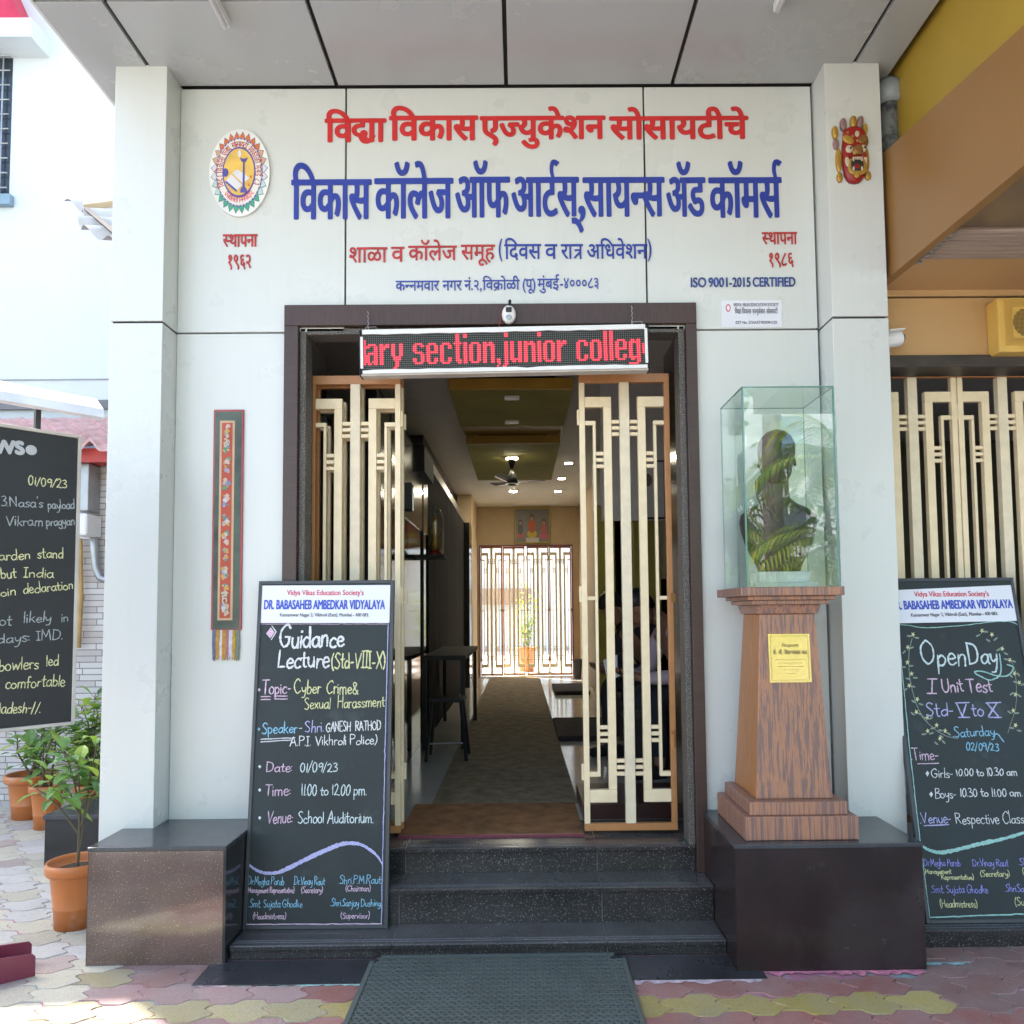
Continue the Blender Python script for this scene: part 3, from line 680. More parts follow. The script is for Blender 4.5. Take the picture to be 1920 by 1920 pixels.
words('sign_lettering', 'faded dark blue Latin certification line at the right end of the wall sign', [('!ISO', 1295, 1324, 521, 538.8), ('!9001', 1328, 1364, 521, 538.5), ('!-', 1367, 1372, 520.8, 538.4), ('!2015', 1373, 1407, 520.7, 538.2), ('!CERTIFIED', 1411, 1491, 520.5, 537.8)], BLUED, .0013)

# emblem -----------------------------------------------------------------
ec = W(451, 327, YW); ew, eh = .168, .250
em = thing('society_emblem', 'oval white emblem with lotus petals, a lamp and a book inside', 'emblem', (ec.x, YW, ec.z - eh))
def ell(a, b, n=64): return [(a * math.cos(2 * math.pi * i / n), b * math.sin(2 * math.pi * i / n)) for i in range(n)]
def eplate(name, a, b, y, mt, thick=.0012, dx=0, dz=0, sub=None):
    mb = MB().prism([(ec.x + dx + p[0], ec.z + dz + p[1]) for p in ell(a, b)], 1, y - thick, y); return mk(name, mb, mt, sub or em)
eplate('plate', ew, eh, YW - .002, mat('emblem_white', (.74, .74, .70), .3), .016)
y = YW - .0185
petc = [(.62, .16, .05), (.62, .36, .22), (.62, .64, .66), (.45, .62, .56), (.06, .36, .20)]
pm = [mat('petal_tone', c, .4, var=.05) for c in petc]; pink_ = mat('petal_outline', (.08, .12, .20), .4)
for i in range(28):
    a = 2 * math.pi * (i + .5) / 28; ca, sa = math.cos(a), math.sin(a)
    def pt(rr, da): return (ec.x + ew * rr * math.cos(a + da), ec.z + eh * rr * math.sin(a + da))
    tone = min(4, int((1 - (sa + 1) / 2) * 5))
    mk('petal', MB().prism([pt(.70, -.112), pt(.80, -.112), pt(.86, -.085), pt(.90, -.04), pt(.955, 0), pt(.90, .04), pt(.86, .085), pt(.80, .112), pt(.70, .112)], 1, y - .0011, y), pink_, em)
    mk('petal', MB().prism([pt(.70, -.098), pt(.80, -.098), pt(.855, -.072), pt(.885, -.035), pt(.93, 0), pt(.885, .035), pt(.855, .072), pt(.80, .098), pt(.70, .098)], 1, y - .0020, y), pm[tone], em)
EB = mat('emblem_blue', (.09, .08, .33), .4); EC_ = mat('emblem_cream', (.72, .70, .62), .4); EY = mat('emblem_yellow', (.70, .46, .10), .4, var=.25, vs=9)
eplate('ring', ew * .775, eh * .79, y - .0021, EB); eplate('band', ew * .735, eh * .755, y - .0034, EC_); eplate('ring', ew * .55, eh * .575, y - .0047, EB); eplate('field', ew * .505, eh * .535, y - .0060, EY)
for i in range(44):
    a = 2 * math.pi * i / 44
    mk('ring_dash', MB().prism([(ec.x + ew * .755 * math.cos(a + q) * r_, ec.z + eh * .772 * math.sin(a + q) * r_) for q, r_ in ((-.035, 1.008), (.035, 1.008), (.035, .99), (-.035, .99))], 1, y - .0042, y - .0033), EC_, em)
def arc_text(toks, a0, a1, flip):
    mb = MB(); tot = sum(wadv(t) for t in toks); x = 0; hh = .030
    sx = (abs(a1 - a0) * (ew + eh) / 2 * .66) / tot
    for t in toks:
        wv = wadv(t); f_ = (x + wv / 2) / tot; a = a0 + (a1 - a0) * f_
        rr = .64; P = Vector((ec.x + ew * rr * math.cos(a), YW - .0240, ec.z + eh * rr * math.sin(a)))
        tx = Vector((-ew * math.sin(a), 0, eh * math.cos(a))).normalized()
        if not flip: tx = -tx
        up = Vector((-tx.z, 0, tx.x))
        M_ = Matrix((tx, up, Vector((0, -1, 0)))).transposed().to_4x4(); M_.translation = P - up * hh * .5 - tx * wv * sx / 2
        for q in range(2):
            g = glyph('द' if t == 'D' else t[0], sx, hh / .62)
            mb.add([M_ @ (v + Vector((.0012 * q, 0, q * 3e-4))) for v in g[0]], g[1])
        x += wv
    mk('lettering', mb, INKR if flip else REDD, em)
arc_text(dv_tokens('िवDा िवकास एज~यु. सोसायटी. िवक*ोळी मुंबई ८३'), math.pi * 1.18, -math.pi * .16, False)
arc_text(dv_tokens('पज~विलतो ानमयोदीपः'), math.pi * 1.26, math.pi * 1.76, True)
y2 = YW - .0257
def epoly(name, pts, mt, d=0): return mk(name, MB().prism([(ec.x + p[0] * ew, ec.z + p[1] * eh) for p in pts], 1, y2 - .001 - d, y2 - d), mt, em)
EW_ = mat('emblem_page', (.66, .66, .68), .4)
epoly('book', [(-.42, -.20), (-.05, -.42), (.12, -.30), (-.25, -.06)], EW_); epoly('book', [(-.22, -.03), (.14, -.27), (.36, -.14), (-.05, .06)], EW_)
epoly('book_edge', [(-.42, -.20), (-.05, -.42), (-.07, -.47), (-.44, -.25)], EB)
epoly('lamp_stand', [(.14, .28), (.19, .28), (.20, -.34), (.27, -.40), (.27, -.48), (.06, -.48), (.06, -.40), (.13, -.34)], EB, .0011)
epoly('lamp_bowl', [(.02, .32), (.10, .22), (.22, .22), (.30, .32), (.16, .29)], EB, .0022)
epoly('flame', [(.00, .33), (-.05, .42), (.03, .53), (.08, .42), (.05, .34)], EW_, .0011)
epoly('wheel', [(-.44 + .10 * math.cos(i * .42), -.02 + .10 * math.sin(i * .42)) for i in range(15)], EB, .0011)
for q in ((.33, -.30), (.40, -.12)): epoly('flower', [(q[0] + .045 * math.cos(i * .7), q[1] + .035 * math.sin(i * .7)) for i in range(9)], mat('emblem_orange', (.6, .2, .03), .4), .0012)

# tube lights under the canopy ----------------------------------------------
for (px, py, lab) in ((425, 48, 'white tube light under the canopy at its left'), (1456, 18, 'white tube light under the canopy at its right')):
    p = WZ(px, py, 4.56); t = thing('tube_light', lab, 'light fitting', (p.x, p.y, 4.53), group='tube lights under the canopy')
    mk('batten', MB().box(p.x - .017, p.x + .017, p.y - 1.1, p.y, 4.545, 4.589), WHITE, t, bevel=.003)
    mk('tube', MB().tube([(p.x, p.y - 1.08, 4.535), (p.x, p.y - .02, 4.535)], .012, 10), mat('tube_glass', (.8, .8, .78), .2), t, smooth=True)
# ------------------------------------------------------------------ gates
def leaf_meshes():
    """one gate leaf in local coords: x from 0 (cream stile) to .522 (brown stile), z 0..2.60, y depth"""
    w, h = .522, 2.60; k = w / 172.   # px to units in the leaf
    fr = MB(); la = MB(); sp = MB()
    D = .032
    def B(mb, x0, x1, z0, z1, d=D, y=0): mb.box(x0 * k, x1 * k, y, y + d, z0, z1)
    B(fr, 0, 172, 0, .040); B(fr, 0, 172, h - .052, h); B(fr, 161.5, 172, .0405, h - .0525)
    B(la, 0, 10.5, .0405, h - .0525)
    B(sp, 76.5, 95, .0405, h - .0525, D + .012, -.006)
    zt, zt2 = h - .172, h - .238            # top of the C
    for mx in (0, 1):
        def X(a, b): return (a, b) if not mx else (172 - b, 172 - a)
        e0 = 10.6
        for (t0, t1, b0, b1) in ((h - .135, h - .195, .155, .225),):
            B(la, *X(e0, 61), t1, t0, .036, .003); B(la, *X(e0, 61), b0, b1, .036, .003); B(la, *X(46, 61), b1 + .0005, t1 - .0005, .036, .003)
        for (t0, t1, b0, b1) in ((h - .275, h - .300, .298, .325),):
            B(la, *X(e0, 31), t1, t0, .03, .005); B(la, *X(e0, 31), b0, b1, .03, .005); B(la, *X(25.5, 31), b1 + .0005, t1 - .0005, .03, .005)
        for q in range(3):
            z = h - .270 - q * .036; B(la, *X(61.2, 76.3), z - .021, z, .026, .006)
            z = .302 + q * .036; B(la, *X(61.2, 76.3), z, z + .021, .026, .006)
            z = h - .455 - q * .037; B(la, *X(31.2, 45.8), z - .021, z, .024, .007)
            z = .487 + q * .037; B(la, *X(31.2, 45.8), z, z + .021, .024, .007)
        B(la, *X(e0, 25.3), 1.29, 1.311, .024, .007)
    hg = []
    for z in (.28, 1.28, 2.30): hg.append(MB().tube([(-.006, .012, z), (-.006, .012, z + .09)], .008, 8))
    lt = MB().box(.505, .532, -.012, -.001, 1.275, 1.325).box(.508, .514, -.016, -.001, .46, .56).box(.49, .512, -.014, -.006, .535, .548)
    return fr, la, sp, hg, lt
def gate_leaf(label, group, name='gate_leaf'):
    t = thing(name, label, 'gate', (0, 0, 0), group=group)
    fr, la, sp, hg, lt = leaf_meshes()
    mk('frame', fr, ORNG, t, bevel=.003); mk('lattice', la, CREAM, t, bevel=.0025); mk('centre_bar', sp, CREAMS, t, bevel=.003)
    [mk('hinge', q, CREAM, t) for q in hg]; mk('latch', lt, MBRN, t)
    return t
g0 = gate_leaf('folding gate leaf of cream bars at the right side of the open entrance', 'leaves of the entrance gates')
GZ, GY = .400, 4.40
g0.location = Vector((.352, GY, GZ)) * S
def leaf(x, y, z, mirror, label, rz=0, sx=1., sz=1.): return dup(g0, (x, y, z), rz, (-sx if mirror else sx, 1, sz), label)
leaf(-.678, GY, GZ, True, 'cream barred gate leaf at the left of the entrance, partly behind a chalkboard')
leaf(-.672, GY + .075, GZ, True, 'tan shadowed leaf folded back behind the left entrance gate leaf')

# ------------------------------------------------------------------ LED sign
GLY = {'a': '.####.|##..##|....##|....##|.#####|##..##|##..##|##..##|##.###|.##.##',
 'r': '##.##|#####|###..|##...|##...|##...|##...|##...|##...|##...',
 'y': '##..##|##..##|##..##|##..##|##..##|##..##|.####.|.####.|..##..|..##..|..##..|.##...',
 's': '.####.|##..##|##....|##....|.####.|....##|....##|##..##|##..##|.####.',
 'e': '.####.|##..##|##..##|##..##|######|##....|##....|##..##|##..##|.####.',
 'c': '.####.|##..##|##..##|##....|##....|##....|##....|##..##|##..##|.####.',
 'o': '.####.|##..##|##..##|##..##|##..##|##..##|##..##|##..##|##..##|.####.',
 'n': '##.##.|######|##..##|##..##|##..##|##..##|##..##|##..##|##..##|##..##',
 'u': '##..##|##..##|##..##|##..##|##..##|##..##|##..##|##..##|######|.##.##',
 'g': '.##.##|######|##..##|##..##|##..##|##..##|##..##|##..##|######|.##.##|....##|#####.',
 't': ('.##.|.##.|.##.|.##.|####|.##.|.##.|.##.|.##.|.##.|.##.|.##.|.###|..##', 0), 'i': ('##|##|..|..|##|##|##|##|##|##|##|##|##|##', 0),
 'l': ('##|##|##|##|##|##|##|##|##|##|##|##|##|##', 0), 'j': ('.##|.##|...|...|.##|.##|.##|.##|.##|.##|.##|.##|.##|.##|.##|##.', 0), ',': ('##|##|.#|#.', 12), ' ': ('...', 0)}
p00 = W(677, 622, 4.07); p11 = W(1214, 690, 4.07)
lx0, lx1, lz0, lz1 = -.838, .700, 2.915, 3.150
led = thing('led_sign', 'hanging LED ticker board with red scrolling letters and cracked white edging', 'sign', ((lx0 + lx1) / 2, 4.09, lz0))
mk('casing', MB().box(lx0, lx1, 4.072, 4.140, lz0, lz1), DKMET, led, bevel=.003)
mk('end_cap', MB().box(lx0 - .008, lx0 - .0005, 4.066, 4.142, lz0 - .012, lz1 + .004), BLK, led, bevel=.003)
mk('end_cap', MB().box(lx1 + .0005, lx1 + .008, 4.066, 4.142, lz0 - .012, lz1 + .004), BLK, led, bevel=.003)
def ragged(x0, x1, z0, z1, yy, up, seed):
    r = random.Random(seed); n = 26; mb = MB(); a = []; b = []
    for i in range(n + 1):
        x = x0 + (x1 - x0) * i / n; d = abs(r.gauss(0, .0025)); a.append((x, z0 + (d if up else 0))); b.append((x, z1 - (0 if up else d)))
    return mb.prism(a + b[::-1], 1, yy - .010, yy)
mk('edging', ragged(lx0 + .01, lx1 - .012, lz1 - .025, lz1 + .002, 4.0715, True, 1), WHITE, led)
mk('edging', ragged(lx0 + .01, lx1 - .006, lz0 - .002, lz0 + .020, 4.0715, False, 2), WHITE, led)
mk('edging', MB().box(lx0 - .001, lx0 + .014, 4.060, 4.0714, lz0 + .026, lz1 - .036), WHITE, led, bevel=.002)
mk('edging', MB().box(lx1 - .016, lx1 - .001, 4.060, 4.0714, lz0 + .026, lz1 - .02), WHITE, led, bevel=.002)
mk('underside', MB().box(lx0, lx1, 4.0735, 4.138, lz0 - .010, lz0 - .0005), mat('beige_plate', (.5, .46, .40), .35), led)
on = {}; off_ = MB(); own = {}
txt = 'ary section,junior colleg'; NR = 16; mx0, mx1, mz0, mz1 = lx0 + .0165, lx1 - .0185, lz0 + .0225, lz1 - .0275
grid = []; x = 1
lit = set()
lit.update((0, r_) for r_ in range(2, 14))
for c in txt:
    gd = GLY[c]; rows, r0 = (gd[0].split('|'), gd[1]) if isinstance(gd, tuple) else (gd.split('|'), 4)
    for r_, row in enumerate(rows):
        for q, ch in enumerate(row):
            if ch == '#': lit.add((x + q, r0 + r_)); own[(x + q, r0 + r_)] = x
    x += len(rows[0]) + 1
NC = x + 1
for r_ in (6, 7, 8, 9, 10): lit.add((NC - 1, r_))
pw = (mx1 - mx0) / NC; ph = (mz1 - mz0) / NR
for c in range(NC):
    for r_ in range(NR):
        cx = mx0 + (c + .5) * pw; cz = mz1 - (r_ + .5) * ph; l = (c, r_) in lit
        q = (.43 if l else .20); mb = on.setdefault(own.get((c, r_), c), MB()) if l else off_; yy = 4.0712 if l else 4.0714
        mb.add([(cx + q * pw * math.cos(a), yy, cz + q * ph * math.sin(a)) for a in [i * math.pi / 3 + .5 for i in range(6)]], [(5, 4, 3, 2, 1, 0)])
mk('display_face', MB().box(mx0, mx1, 4.0716, 4.0719, mz0, mz1), mat('display_black', (.014, .015, .014), .7), led)
LEDM = emit('red_led', (1., .035, .055), .58)
for k in sorted(on): mk('lit_letter', on[k], LEDM, led)
mk('unlit_leds', off_, mat('led_grey', (.22, .24, .19), .4), led)
for x in (lx0 + .05, lx1 - .05):
    hk = MB().tube([(x - .03, 4.10, lz1 + .002), (x - .028, 4.10, lz1 + .03), (x + .028, 4.10, lz1 + .03), (x + .03, 4.10, lz1 + .002)], .0028, 6)
    ch = [(x - .02 + .003 * math.sin(i * 2.4), 4.13 + .003 * math.cos(i * 2.4), lz1 + .03 + i * .010) for i in range(11)]
    mk('hook', hk, GREYM, led); mk('chain', MB().tube(ch, .0024, 5), GREYM, led)
led.rotation_euler = (0, R(-.8), 0)
# white oval emergency device above the sign
c = W(954, 588, 4.10); dv = thing('wall_siren', 'small white oval alarm unit with a dark sensor window above the LED sign', 'alarm', (c.x, 4.10, c.z - .06))
mb = MB().lathe([(.0, -.012), (.030, -.010), (.038, 0), (.034, .014), (.018, .022), (0, .023)], (0, 0, 0), 24, 0, 1, 1.42)
mk('casing', mb.xf(Matrix.Translation((c.x, 4.118, c.z)) @ Matrix.Rotation(R(90), 4, 'X')), WHITE, dv, smooth=True)
mk('sensor_window', MB().box(c.x - .016, c.x + .016, 4.090, 4.098, c.z + .006, c.z + .034), DKMET, dv, bevel=.004)
mk('speaker_ring', MB().lathe([(.010, 0), (.017, .001), (.010, .003)], (0, 0, 0), 18).xf(Matrix.Translation((c.x, 4.097, c.z - .022)) @ Matrix.Rotation(R(90), 4, 'X')), GREYM, dv)
mk('bracket', MB().tube([(c.x + .004, 4.15, c.z + .05), (c.x + .006, 4.11, c.z + .075), (c.x + .004, 4.105, c.z + .045)], .008, 6), DKMET, dv)
mk('wire', MB().tube([(c.x - .03, 4.12, c.z + .04), (c.x - .045, 4.12, c.z - .02), (c.x - .055, 4.11, c.z - .075)], .0025, 5).tube([(c.x + .02, 4.14, c.z + .06), (c.x + .032, 4.13, c.z + .03)], .0022, 5), MRED, dv)

# small registration sticker
a = W(1352, 564, YW); b = W(1466, 613, YW)
st = thing('registration_sticker', 'white printed registration sticker below the certification line', 'sticker', ((a.x + b.x) / 2, YW, b.z))
mk('sheet', MB().box(a.x, b.x, YW - .0035, YW, b.z, a.z), PAPER, st)
GRYI = mat('ink_grey', (.20, .20, .24), .6)
def wl(par, s, px0, px1, pt, pb, yy, mt, off=0, name='print'):
    p = W(px0, pb, yy); q = W(px1, pb, yy); t_ = W(px0, pt, yy); mb = MB()
    if ord(s[0]) > 2000: dv_word(mb, s, q.x - p.x, t_.z - p.z, off, 0, wallM(Vector((p.x, yy, p.z))))
    else: print_text(mb, s, wallM(Vector((p.x, yy, p.z))), q.x - p.x, t_.z - p.z, off, 0)
    mk(name, mb, mt, par)
wl(st, 'VIDYA VIKAS EDUCATION SOCIETY', 1375, 1460, 568.5, 574.5, YW - .0045, GRYI, .0004)
for s, x0, x1 in (('िवDा', 1378, 1389), ('िवकास', 1391, 1408), ('एज~युकेशन', 1411, 1434), ('सोसायटी', 1437, 1458)): wl(st, s, x0, x1, 580, 588, YW - .0045, GRYI, .0003)
wl(st, 'GST No. 27AAATV0329H1ZK', 1379, 1458, 602, 607.5, YW - .0045, GRYI, .0004)
mk('seal', MB().prism([(W(1365, 578, YW).x + .014 * math.cos(i * .524), W(1365, 578, YW).z + .022 * math.sin(i * .524)) for i in range(12)], 1, YW - .0042, YW - .0036), INKR, st)
mk('seal', MB().prism([(W(1365, 578, YW).x + .009 * math.cos(i * .524), W(1365, 578, YW).z + .015 * math.sin(i * .524)) for i in range(12)], 1, YW - .0050, YW - .0043), PAPER, st)

# ------------------------------------------------------------------ chalkboards
def board(name, label, bl, br, tl_y, height, group='chalkboard notice stands', tilt_x=0):
    """leaning board; bl, br bottom corners on the ground, top leaning back to tl_y"""
    bl = Vector(bl); br = Vector(br); ux = (br - bl).normalized()
    up = Vector((0, tl_y - (bl.y + br.y) / 2, 0)); up.z = math.sqrt(max(.01, height ** 2 - up.y ** 2)); up = (up - ux * up.dot(ux)).normalized()
    n = ux.cross(up).normalized()
    rot = Matrix((ux, up, n)).transposed()
    t = thing(name, label, 'chalkboard', bl, group=group, rot=rot)
    return t, (br - bl).length, n, bl
def bmap(t):
    inv = MW[t.name].inverted(); o = MW[t.name].translation; n = MW[t.name].to_3x3() @ Vector((0, 0, 1))
    def f(px, py): return inv @ WP(px, py, o, n)
    return f
def bparts(t, w, h, fw=.018, frame=BOARDF):
    mk('panel', MB().box(fw, w - fw, fw, h - fw, -.016, .0), BOARD, t, local=True)
    fr = MB().box(0, fw, 0, h, -.022, .006).box(w - fw, w, 0, h, -.022, .006).box(fw + .0004, w - fw - .0004, 0, fw, -.022, .006).box(fw + .0004, w - fw - .0004, h - fw, h, -.022, .006)
    mk('frame', fr, frame, t, local=True, bevel=.002)
def smudges(t, w, h, seed, n=9):
    r = random.Random(seed); mb = MB()
    return
def ctext(t, f, s, x0, y0, x1, y1, hpx, col, w=.0032, name='chalk_line'):
    a, b = f(x0, y0), f(x1, y1); hh = (f(x0, y0 - hpx) - a).length; mb = MB()
    chalk_text(mb, s, a, b, hh, w); return mk(name, mb, CHK[col], t, local=True)
def cline(t, f, pts, col, w=.003, sm=True, z=.0008, name='chalk_line', jit=.0006):
    P = [f(*p) for p in pts]; P = [(p.x, p.y) for p in P]
    if sm: P = crom(P, 10)
    r = random.Random(len(pts)); Q = []
    for i in range(len(P) - 1):
        a, b = Vector(P[i]), Vector(P[i + 1]); n = max(1, int((b - a).length / .02))
        for k in range(n): q = a.lerp(b, k / n); Q.append((q.x + r.gauss(0, jit), q.y + r.gauss(0, jit)))
    Q.append(P[-1]); k = len(Q)
    ww = [(w if not hasattr(w, '__call__') else w(i / k)) * r.uniform(.75, 1.2) for i in range(k)]
    mb = MB(); mb.ribbon(Q, ww, z); return mk(name, mb, CHK[col], t, local=True)
def cpoly(t, f, pts, col, z=.001, name='chalk_mark'):
    P = [f(*p) for p in pts]; mb = MB(); mb.add([(p.x, p.y, z) for p in P], [tuple(range(len(P)))]); return mk(name, mb, CHK[col], t, local=True)
def header(t, f, corners, lines):
    """white printed strip: corners tl, tr, br, bl in pixels"""
    P = [f(*c) for c in corners]
    mb = MB(); mb.hexa([(p.x, p.y, .0002) for p in P[::-1]], [(p.x, p.y, .0018) for p in P[::-1]]); hs = mk('header_strip', mb, PAPER, t, local=True)
    for s, x0, x1, yt, yb, dy, mt, off in lines:
        a, b = f(x0, yb), f(x1, yb + dy); hh = (f(x0, yt) - a).length; d = (b - a).to_2d(); ang = math.atan2(d.y, d.x)
        M_ = Matrix.Translation((a.x, a.y, .0024)) @ Matrix.Rotation(ang, 4, 'Z'); mb = MB(); print_text(mb, s, M_, d.length, hh, off, 0); mk('header_print', mb, mt, hs, local=True)

# left leaning board
bt, bw, bn, bo = board('chalkboard', 'chalkboard announcing a guidance lecture, leaning left of the doorway on the steps', (-1.386, 3.935, .070), (-.668, 3.930, .070), 4.115, 1.742)
bparts(bt, bw, 1.742)
f = bmap(bt)
header(bt, f, [(490, 1098), (732, 1097), (730, 1168), (487, 1168)], [("Vidya Vikas Education Society's", 538, 682, 1106, 1116, 0, INKR, .0006), ('DR. BABASAHEB AMBEDKAR VIDYALAYA', 495, 722, 1125, 1142, 0, INKB, .0017), ('Kannamwar Nagar 2, Vikhroli (East), Mumbai - 400 083.', 525, 692, 1149.5, 1156, 0, INKK, .0002)])
ctext(bt, f, 'Guidance', 522, 1213, 646, 1213, 40, 'white', .0068)
ctext(bt, f, 'Lecture', 519, 1252, 618, 1251, 35, 'white', .0062)
ctext(bt, f, '(Std-VIII-X)', 621, 1253, 723, 1252, 30, 'yellow', .0046)
cpoly(bt, f, [(499, 1188), (508, 1176), (515, 1186), (507, 1197)], 'pink'); cline(bt, f, [(510, 1174), (518, 1185), (509, 1199)], 'white', .003, False)
cpoly(bt, f, [(483, 1293), (486, 1290), (489, 1293), (486, 1297)], 'pink')
ctext(bt, f, 'Topic', 491, 1302, 538, 1301, 26, 'pink', .0036)
for y in (1306, 1311.5): cline(bt, f, [(489, y), (507, y)], 'pink', .0028, False); cline(bt, f, [(514, y - 1), (539, y - 1)], 'pink', .0028, False)
ctext(bt, f, '-', 541, 1301, 548, 1300, 26, 'pink', .0036)
ctext(bt, f, 'Cyber', 551, 1301, 602, 1300, 25, 'yellow', .0034); ctext(bt, f, 'Crime&', 611, 1301, 673, 1301, 25, 'yellow', .0034)
ctext(bt, f, 'Sexual', 570, 1330, 620, 1328, 22, 'yellow', .0030); ctext(bt, f, 'Harassment', 632, 1328, 722, 1325, 22, 'yellow', .0030)
cpoly(bt, f, [(483, 1367), (486, 1364), (488, 1367), (486, 1371)], 'blue')
ctext(bt, f, 'Speaker', 490, 1376, 558, 1374, 21, 'blue', .0031); ctext(bt, f, '-', 560, 1374, 566, 1374, 20, 'white', .0028)
cline(bt, f, [(489, 1386), (553, 1383)], 'white', .0026, False); cline(bt, f, [(489, 1391), (548, 1387)], 'white', .0026, False)
ctext(bt, f, 'Shri.', 571, 1373, 608, 1372, 22, 'lilac', .0028); ctext(bt, f, 'GANESH', 611, 1372, 658, 1370, 18, 'white', .0030); ctext(bt, f, 'RATHOD', 666, 1370, 715, 1368, 18, 'white', .0030)
ctext(bt, f, 'A.P.I.', 543, 1399, 584, 1398, 17, 'white', .0028); ctext(bt, f, 'Vikhroli Police)', 591, 1397, 707, 1395, 18, 'white', .0028)
for (s, c, x0, x1, y, h, s2, a0, a1, c2) in (('Date:', 'pink', 498, 549, 1447, 19, '01/09/23', 562, 633, 'pale'), ('Time:', 'pink', 496, 546, 1491, 22, '11.00 to 12.00 pm.', 564, 688, 'pale'), ('Venue:', 'pink', 500, 549, 1543, 24, 'School Auditorium.', 558, 701, 'pale')):
    cpoly(bt, f, [(484, y - 10), (487, y - 13), (490, y - 10), (487, y - 6)], 'white'); ctext(bt, f, s, x0, y, x1, y, h, c, .0029); ctext(bt, f, s2, a0, y, a1, y, h * .92, c2, .0029)
cline(bt, f, [(464.5, 1619), (480, 1631), (498, 1637), (520, 1636), (545, 1626), (572, 1612), (618, 1591), (640, 1583), (655, 1581), (675, 1583), (692, 1592), (708, 1606), (717, 1621)], 'lilac', lambda t: .0035 + .0068 * math.sin(math.pi * min(1, t * 1.05)) ** .7)
for s, x0, x1, y, h, c in (('.Dr.Megha Parab', 463, 533, 1659, 15, 'blue'), ('(Management Representative)', 463, 552, 1674, 11, 'pink'), ('.Dr.Vinay Raut', 550, 609, 1659, 15, 'blue'), ('(Secretary)', 565, 605, 1674, 12, 'pink'), ('.Shri.P.M.Raut', 634, 715, 1657, 16, 'blue'), ('(Chairman)', 648, 695, 1671, 12, 'pink'),
        ('.Smt. Sujata Ghodke', 466, 567, 1701, 15, 'blue'), ('(Headmistress)', 474, 536, 1723, 12, 'pink'), ('.Shri.Sanjay Dushing', 619, 714, 1699, 14, 'blue'), ('(Supervisor)', 639, 693, 1722, 12, 'pink')): ctext(bt, f, s, x0, y, x1, y, h, c, .0020)
cline(bt, f, [(488, 1170), (475, 1420), (460, 1733)], 'lilac', .0024, False); cline(bt, f, [(460, 1733), (715, 1732)], 'pink', .0026, False); cline(bt, f, [(715, 1732), (722, 1400), (728, 1170)], 'lilac', .0022, False); cline(bt, f, [(488, 1170), (728, 1170)], 'pink', .0014, False)

# right leaning board
rt, rw, rn, ro = board('chalkboard', 'chalkboard announcing an open day with drawn flowers, leaning right of the pillar', (1.972, 3.86, .088), (2.690, 3.86, .088), 4.20, 1.735)
bparts(rt, rw, 1.735)
f = bmap(rt)
header(rt, f, [(1668, 1107), (1898, 1097), (1907, 1164), (1672, 1169)], [("Vidya Vikas Education Society's", 1714, 1854, 1109, 1119, -1, INKR, .0006), ('DR. BABASAHEB AMBEDKAR VIDYALAYA', 1672, 1899, 1127, 1143, -3, INKB, .0017), ('Kannamwar Nagar 2, Vikhroli (East), Mumbai - 400 083.', 1708, 1871, 1150, 1156.5, -3, INKK, .0002)])
ctext(rt, f, 'Open', 1727, 1246, 1814, 1248, 44, 'pale', .0056); ctext(rt, f, 'Day', 1816, 1246, 1872, 1246, 38, 'pale', .0056)
cline(rt, f, [(1874, 1226), (1876, 1262), (1858, 1275), (1838, 1268), (1827, 1260), (1842, 1259), (1870, 1267), (1890, 1266), (1900, 1252), (1888, 1246)], 'mint', .0034)
ctext(rt, f, 'I', 1737, 1299, 1758, 1299, 28, 'pink', .0044); ctext(rt, f, 'Unit', 1766, 1298, 1808, 1297, 26, 'pink', .0042); ctext(rt, f, 'Test', 1814, 1298, 1862, 1298, 26, 'pink', .0042)
ctext(rt, f, 'Std-', 1736, 1343, 1790, 1343, 26, 'lilac', .0036); ctext(rt, f, 'V', 1795, 1343, 1815, 1343, 25, 'lilac', .0046); ctext(rt, f, 'to', 1822, 1343, 1846, 1343, 24, 'lilac', .0036); ctext(rt, f, 'X', 1852, 1344, 1874, 1344, 25, 'lilac', .0050)
for x0, x1 in ((1791, 1817), (1848, 1876)): cline(rt, f, [(x0, 1318), (x1, 1317)], 'lilac', .0034, False); cline(rt, f, [(x0 + 6, 1345), (x1 + 1, 1345)], 'lilac', .0034, False)
ctext(rt, f, '.Saturday', 1786, 1382, 1866, 1379, 18, 'blue', .0028); cline(rt, f, [(1862, 1381), (1870, 1376), (1882, 1391)], 'blue', .0028); ctext(rt, f, '02/09/23', 1811, 1406, 1873, 1408, 15, 'blue', .0028)
ctext(rt, f, '.Time-', 1708, 1425, 1761, 1424, 21, 'pink', .0030); cline(rt, f, [(1720, 1432), (1760, 1431)], 'pink', .0026, False)
for s, x0, x1, y, h, s2, a0, a1 in (('Girls-', 1746, 1788, 1458, 17, '10.00 to 10.30 am', 1793, 1908), ('Boys-', 1753, 1794, 1497, 18, '10.30 to 11.00 am.', 1800, 1918)):
    cpoly(rt, f, [(x0 - 11, y - 8), (x0 - 7, y - 13), (x0 - 4, y - 8), (x0 - 7, y - 2)], 'white'); ctext(rt, f, s, x0, y, x1, y, h, 'white', .0024); ctext(rt, f, s2, a0, y - 3, a1, y - 4, h * .85, 'white', .0028)
ctext(rt, f, '.Venue-', 1725, 1544, 1785, 1542, 21, 'lilac', .0028); cline(rt, f, [(1732, 1548), (1779, 1546)], 'lilac', .0026, False); ctext(rt, f, 'Respective Classes', 1792, 1545, 1938, 1543, 21, 'white', .0024)
cline(rt, f, [(1726, 1583), (1738, 1592), (1752, 1597), (1768, 1598), (1795, 1593), (1838, 1582), (1880, 1573), (1920, 1561), (1946, 1550)], 'mint', lambda t: .0045 + .005 * math.sin(math.pi * t))
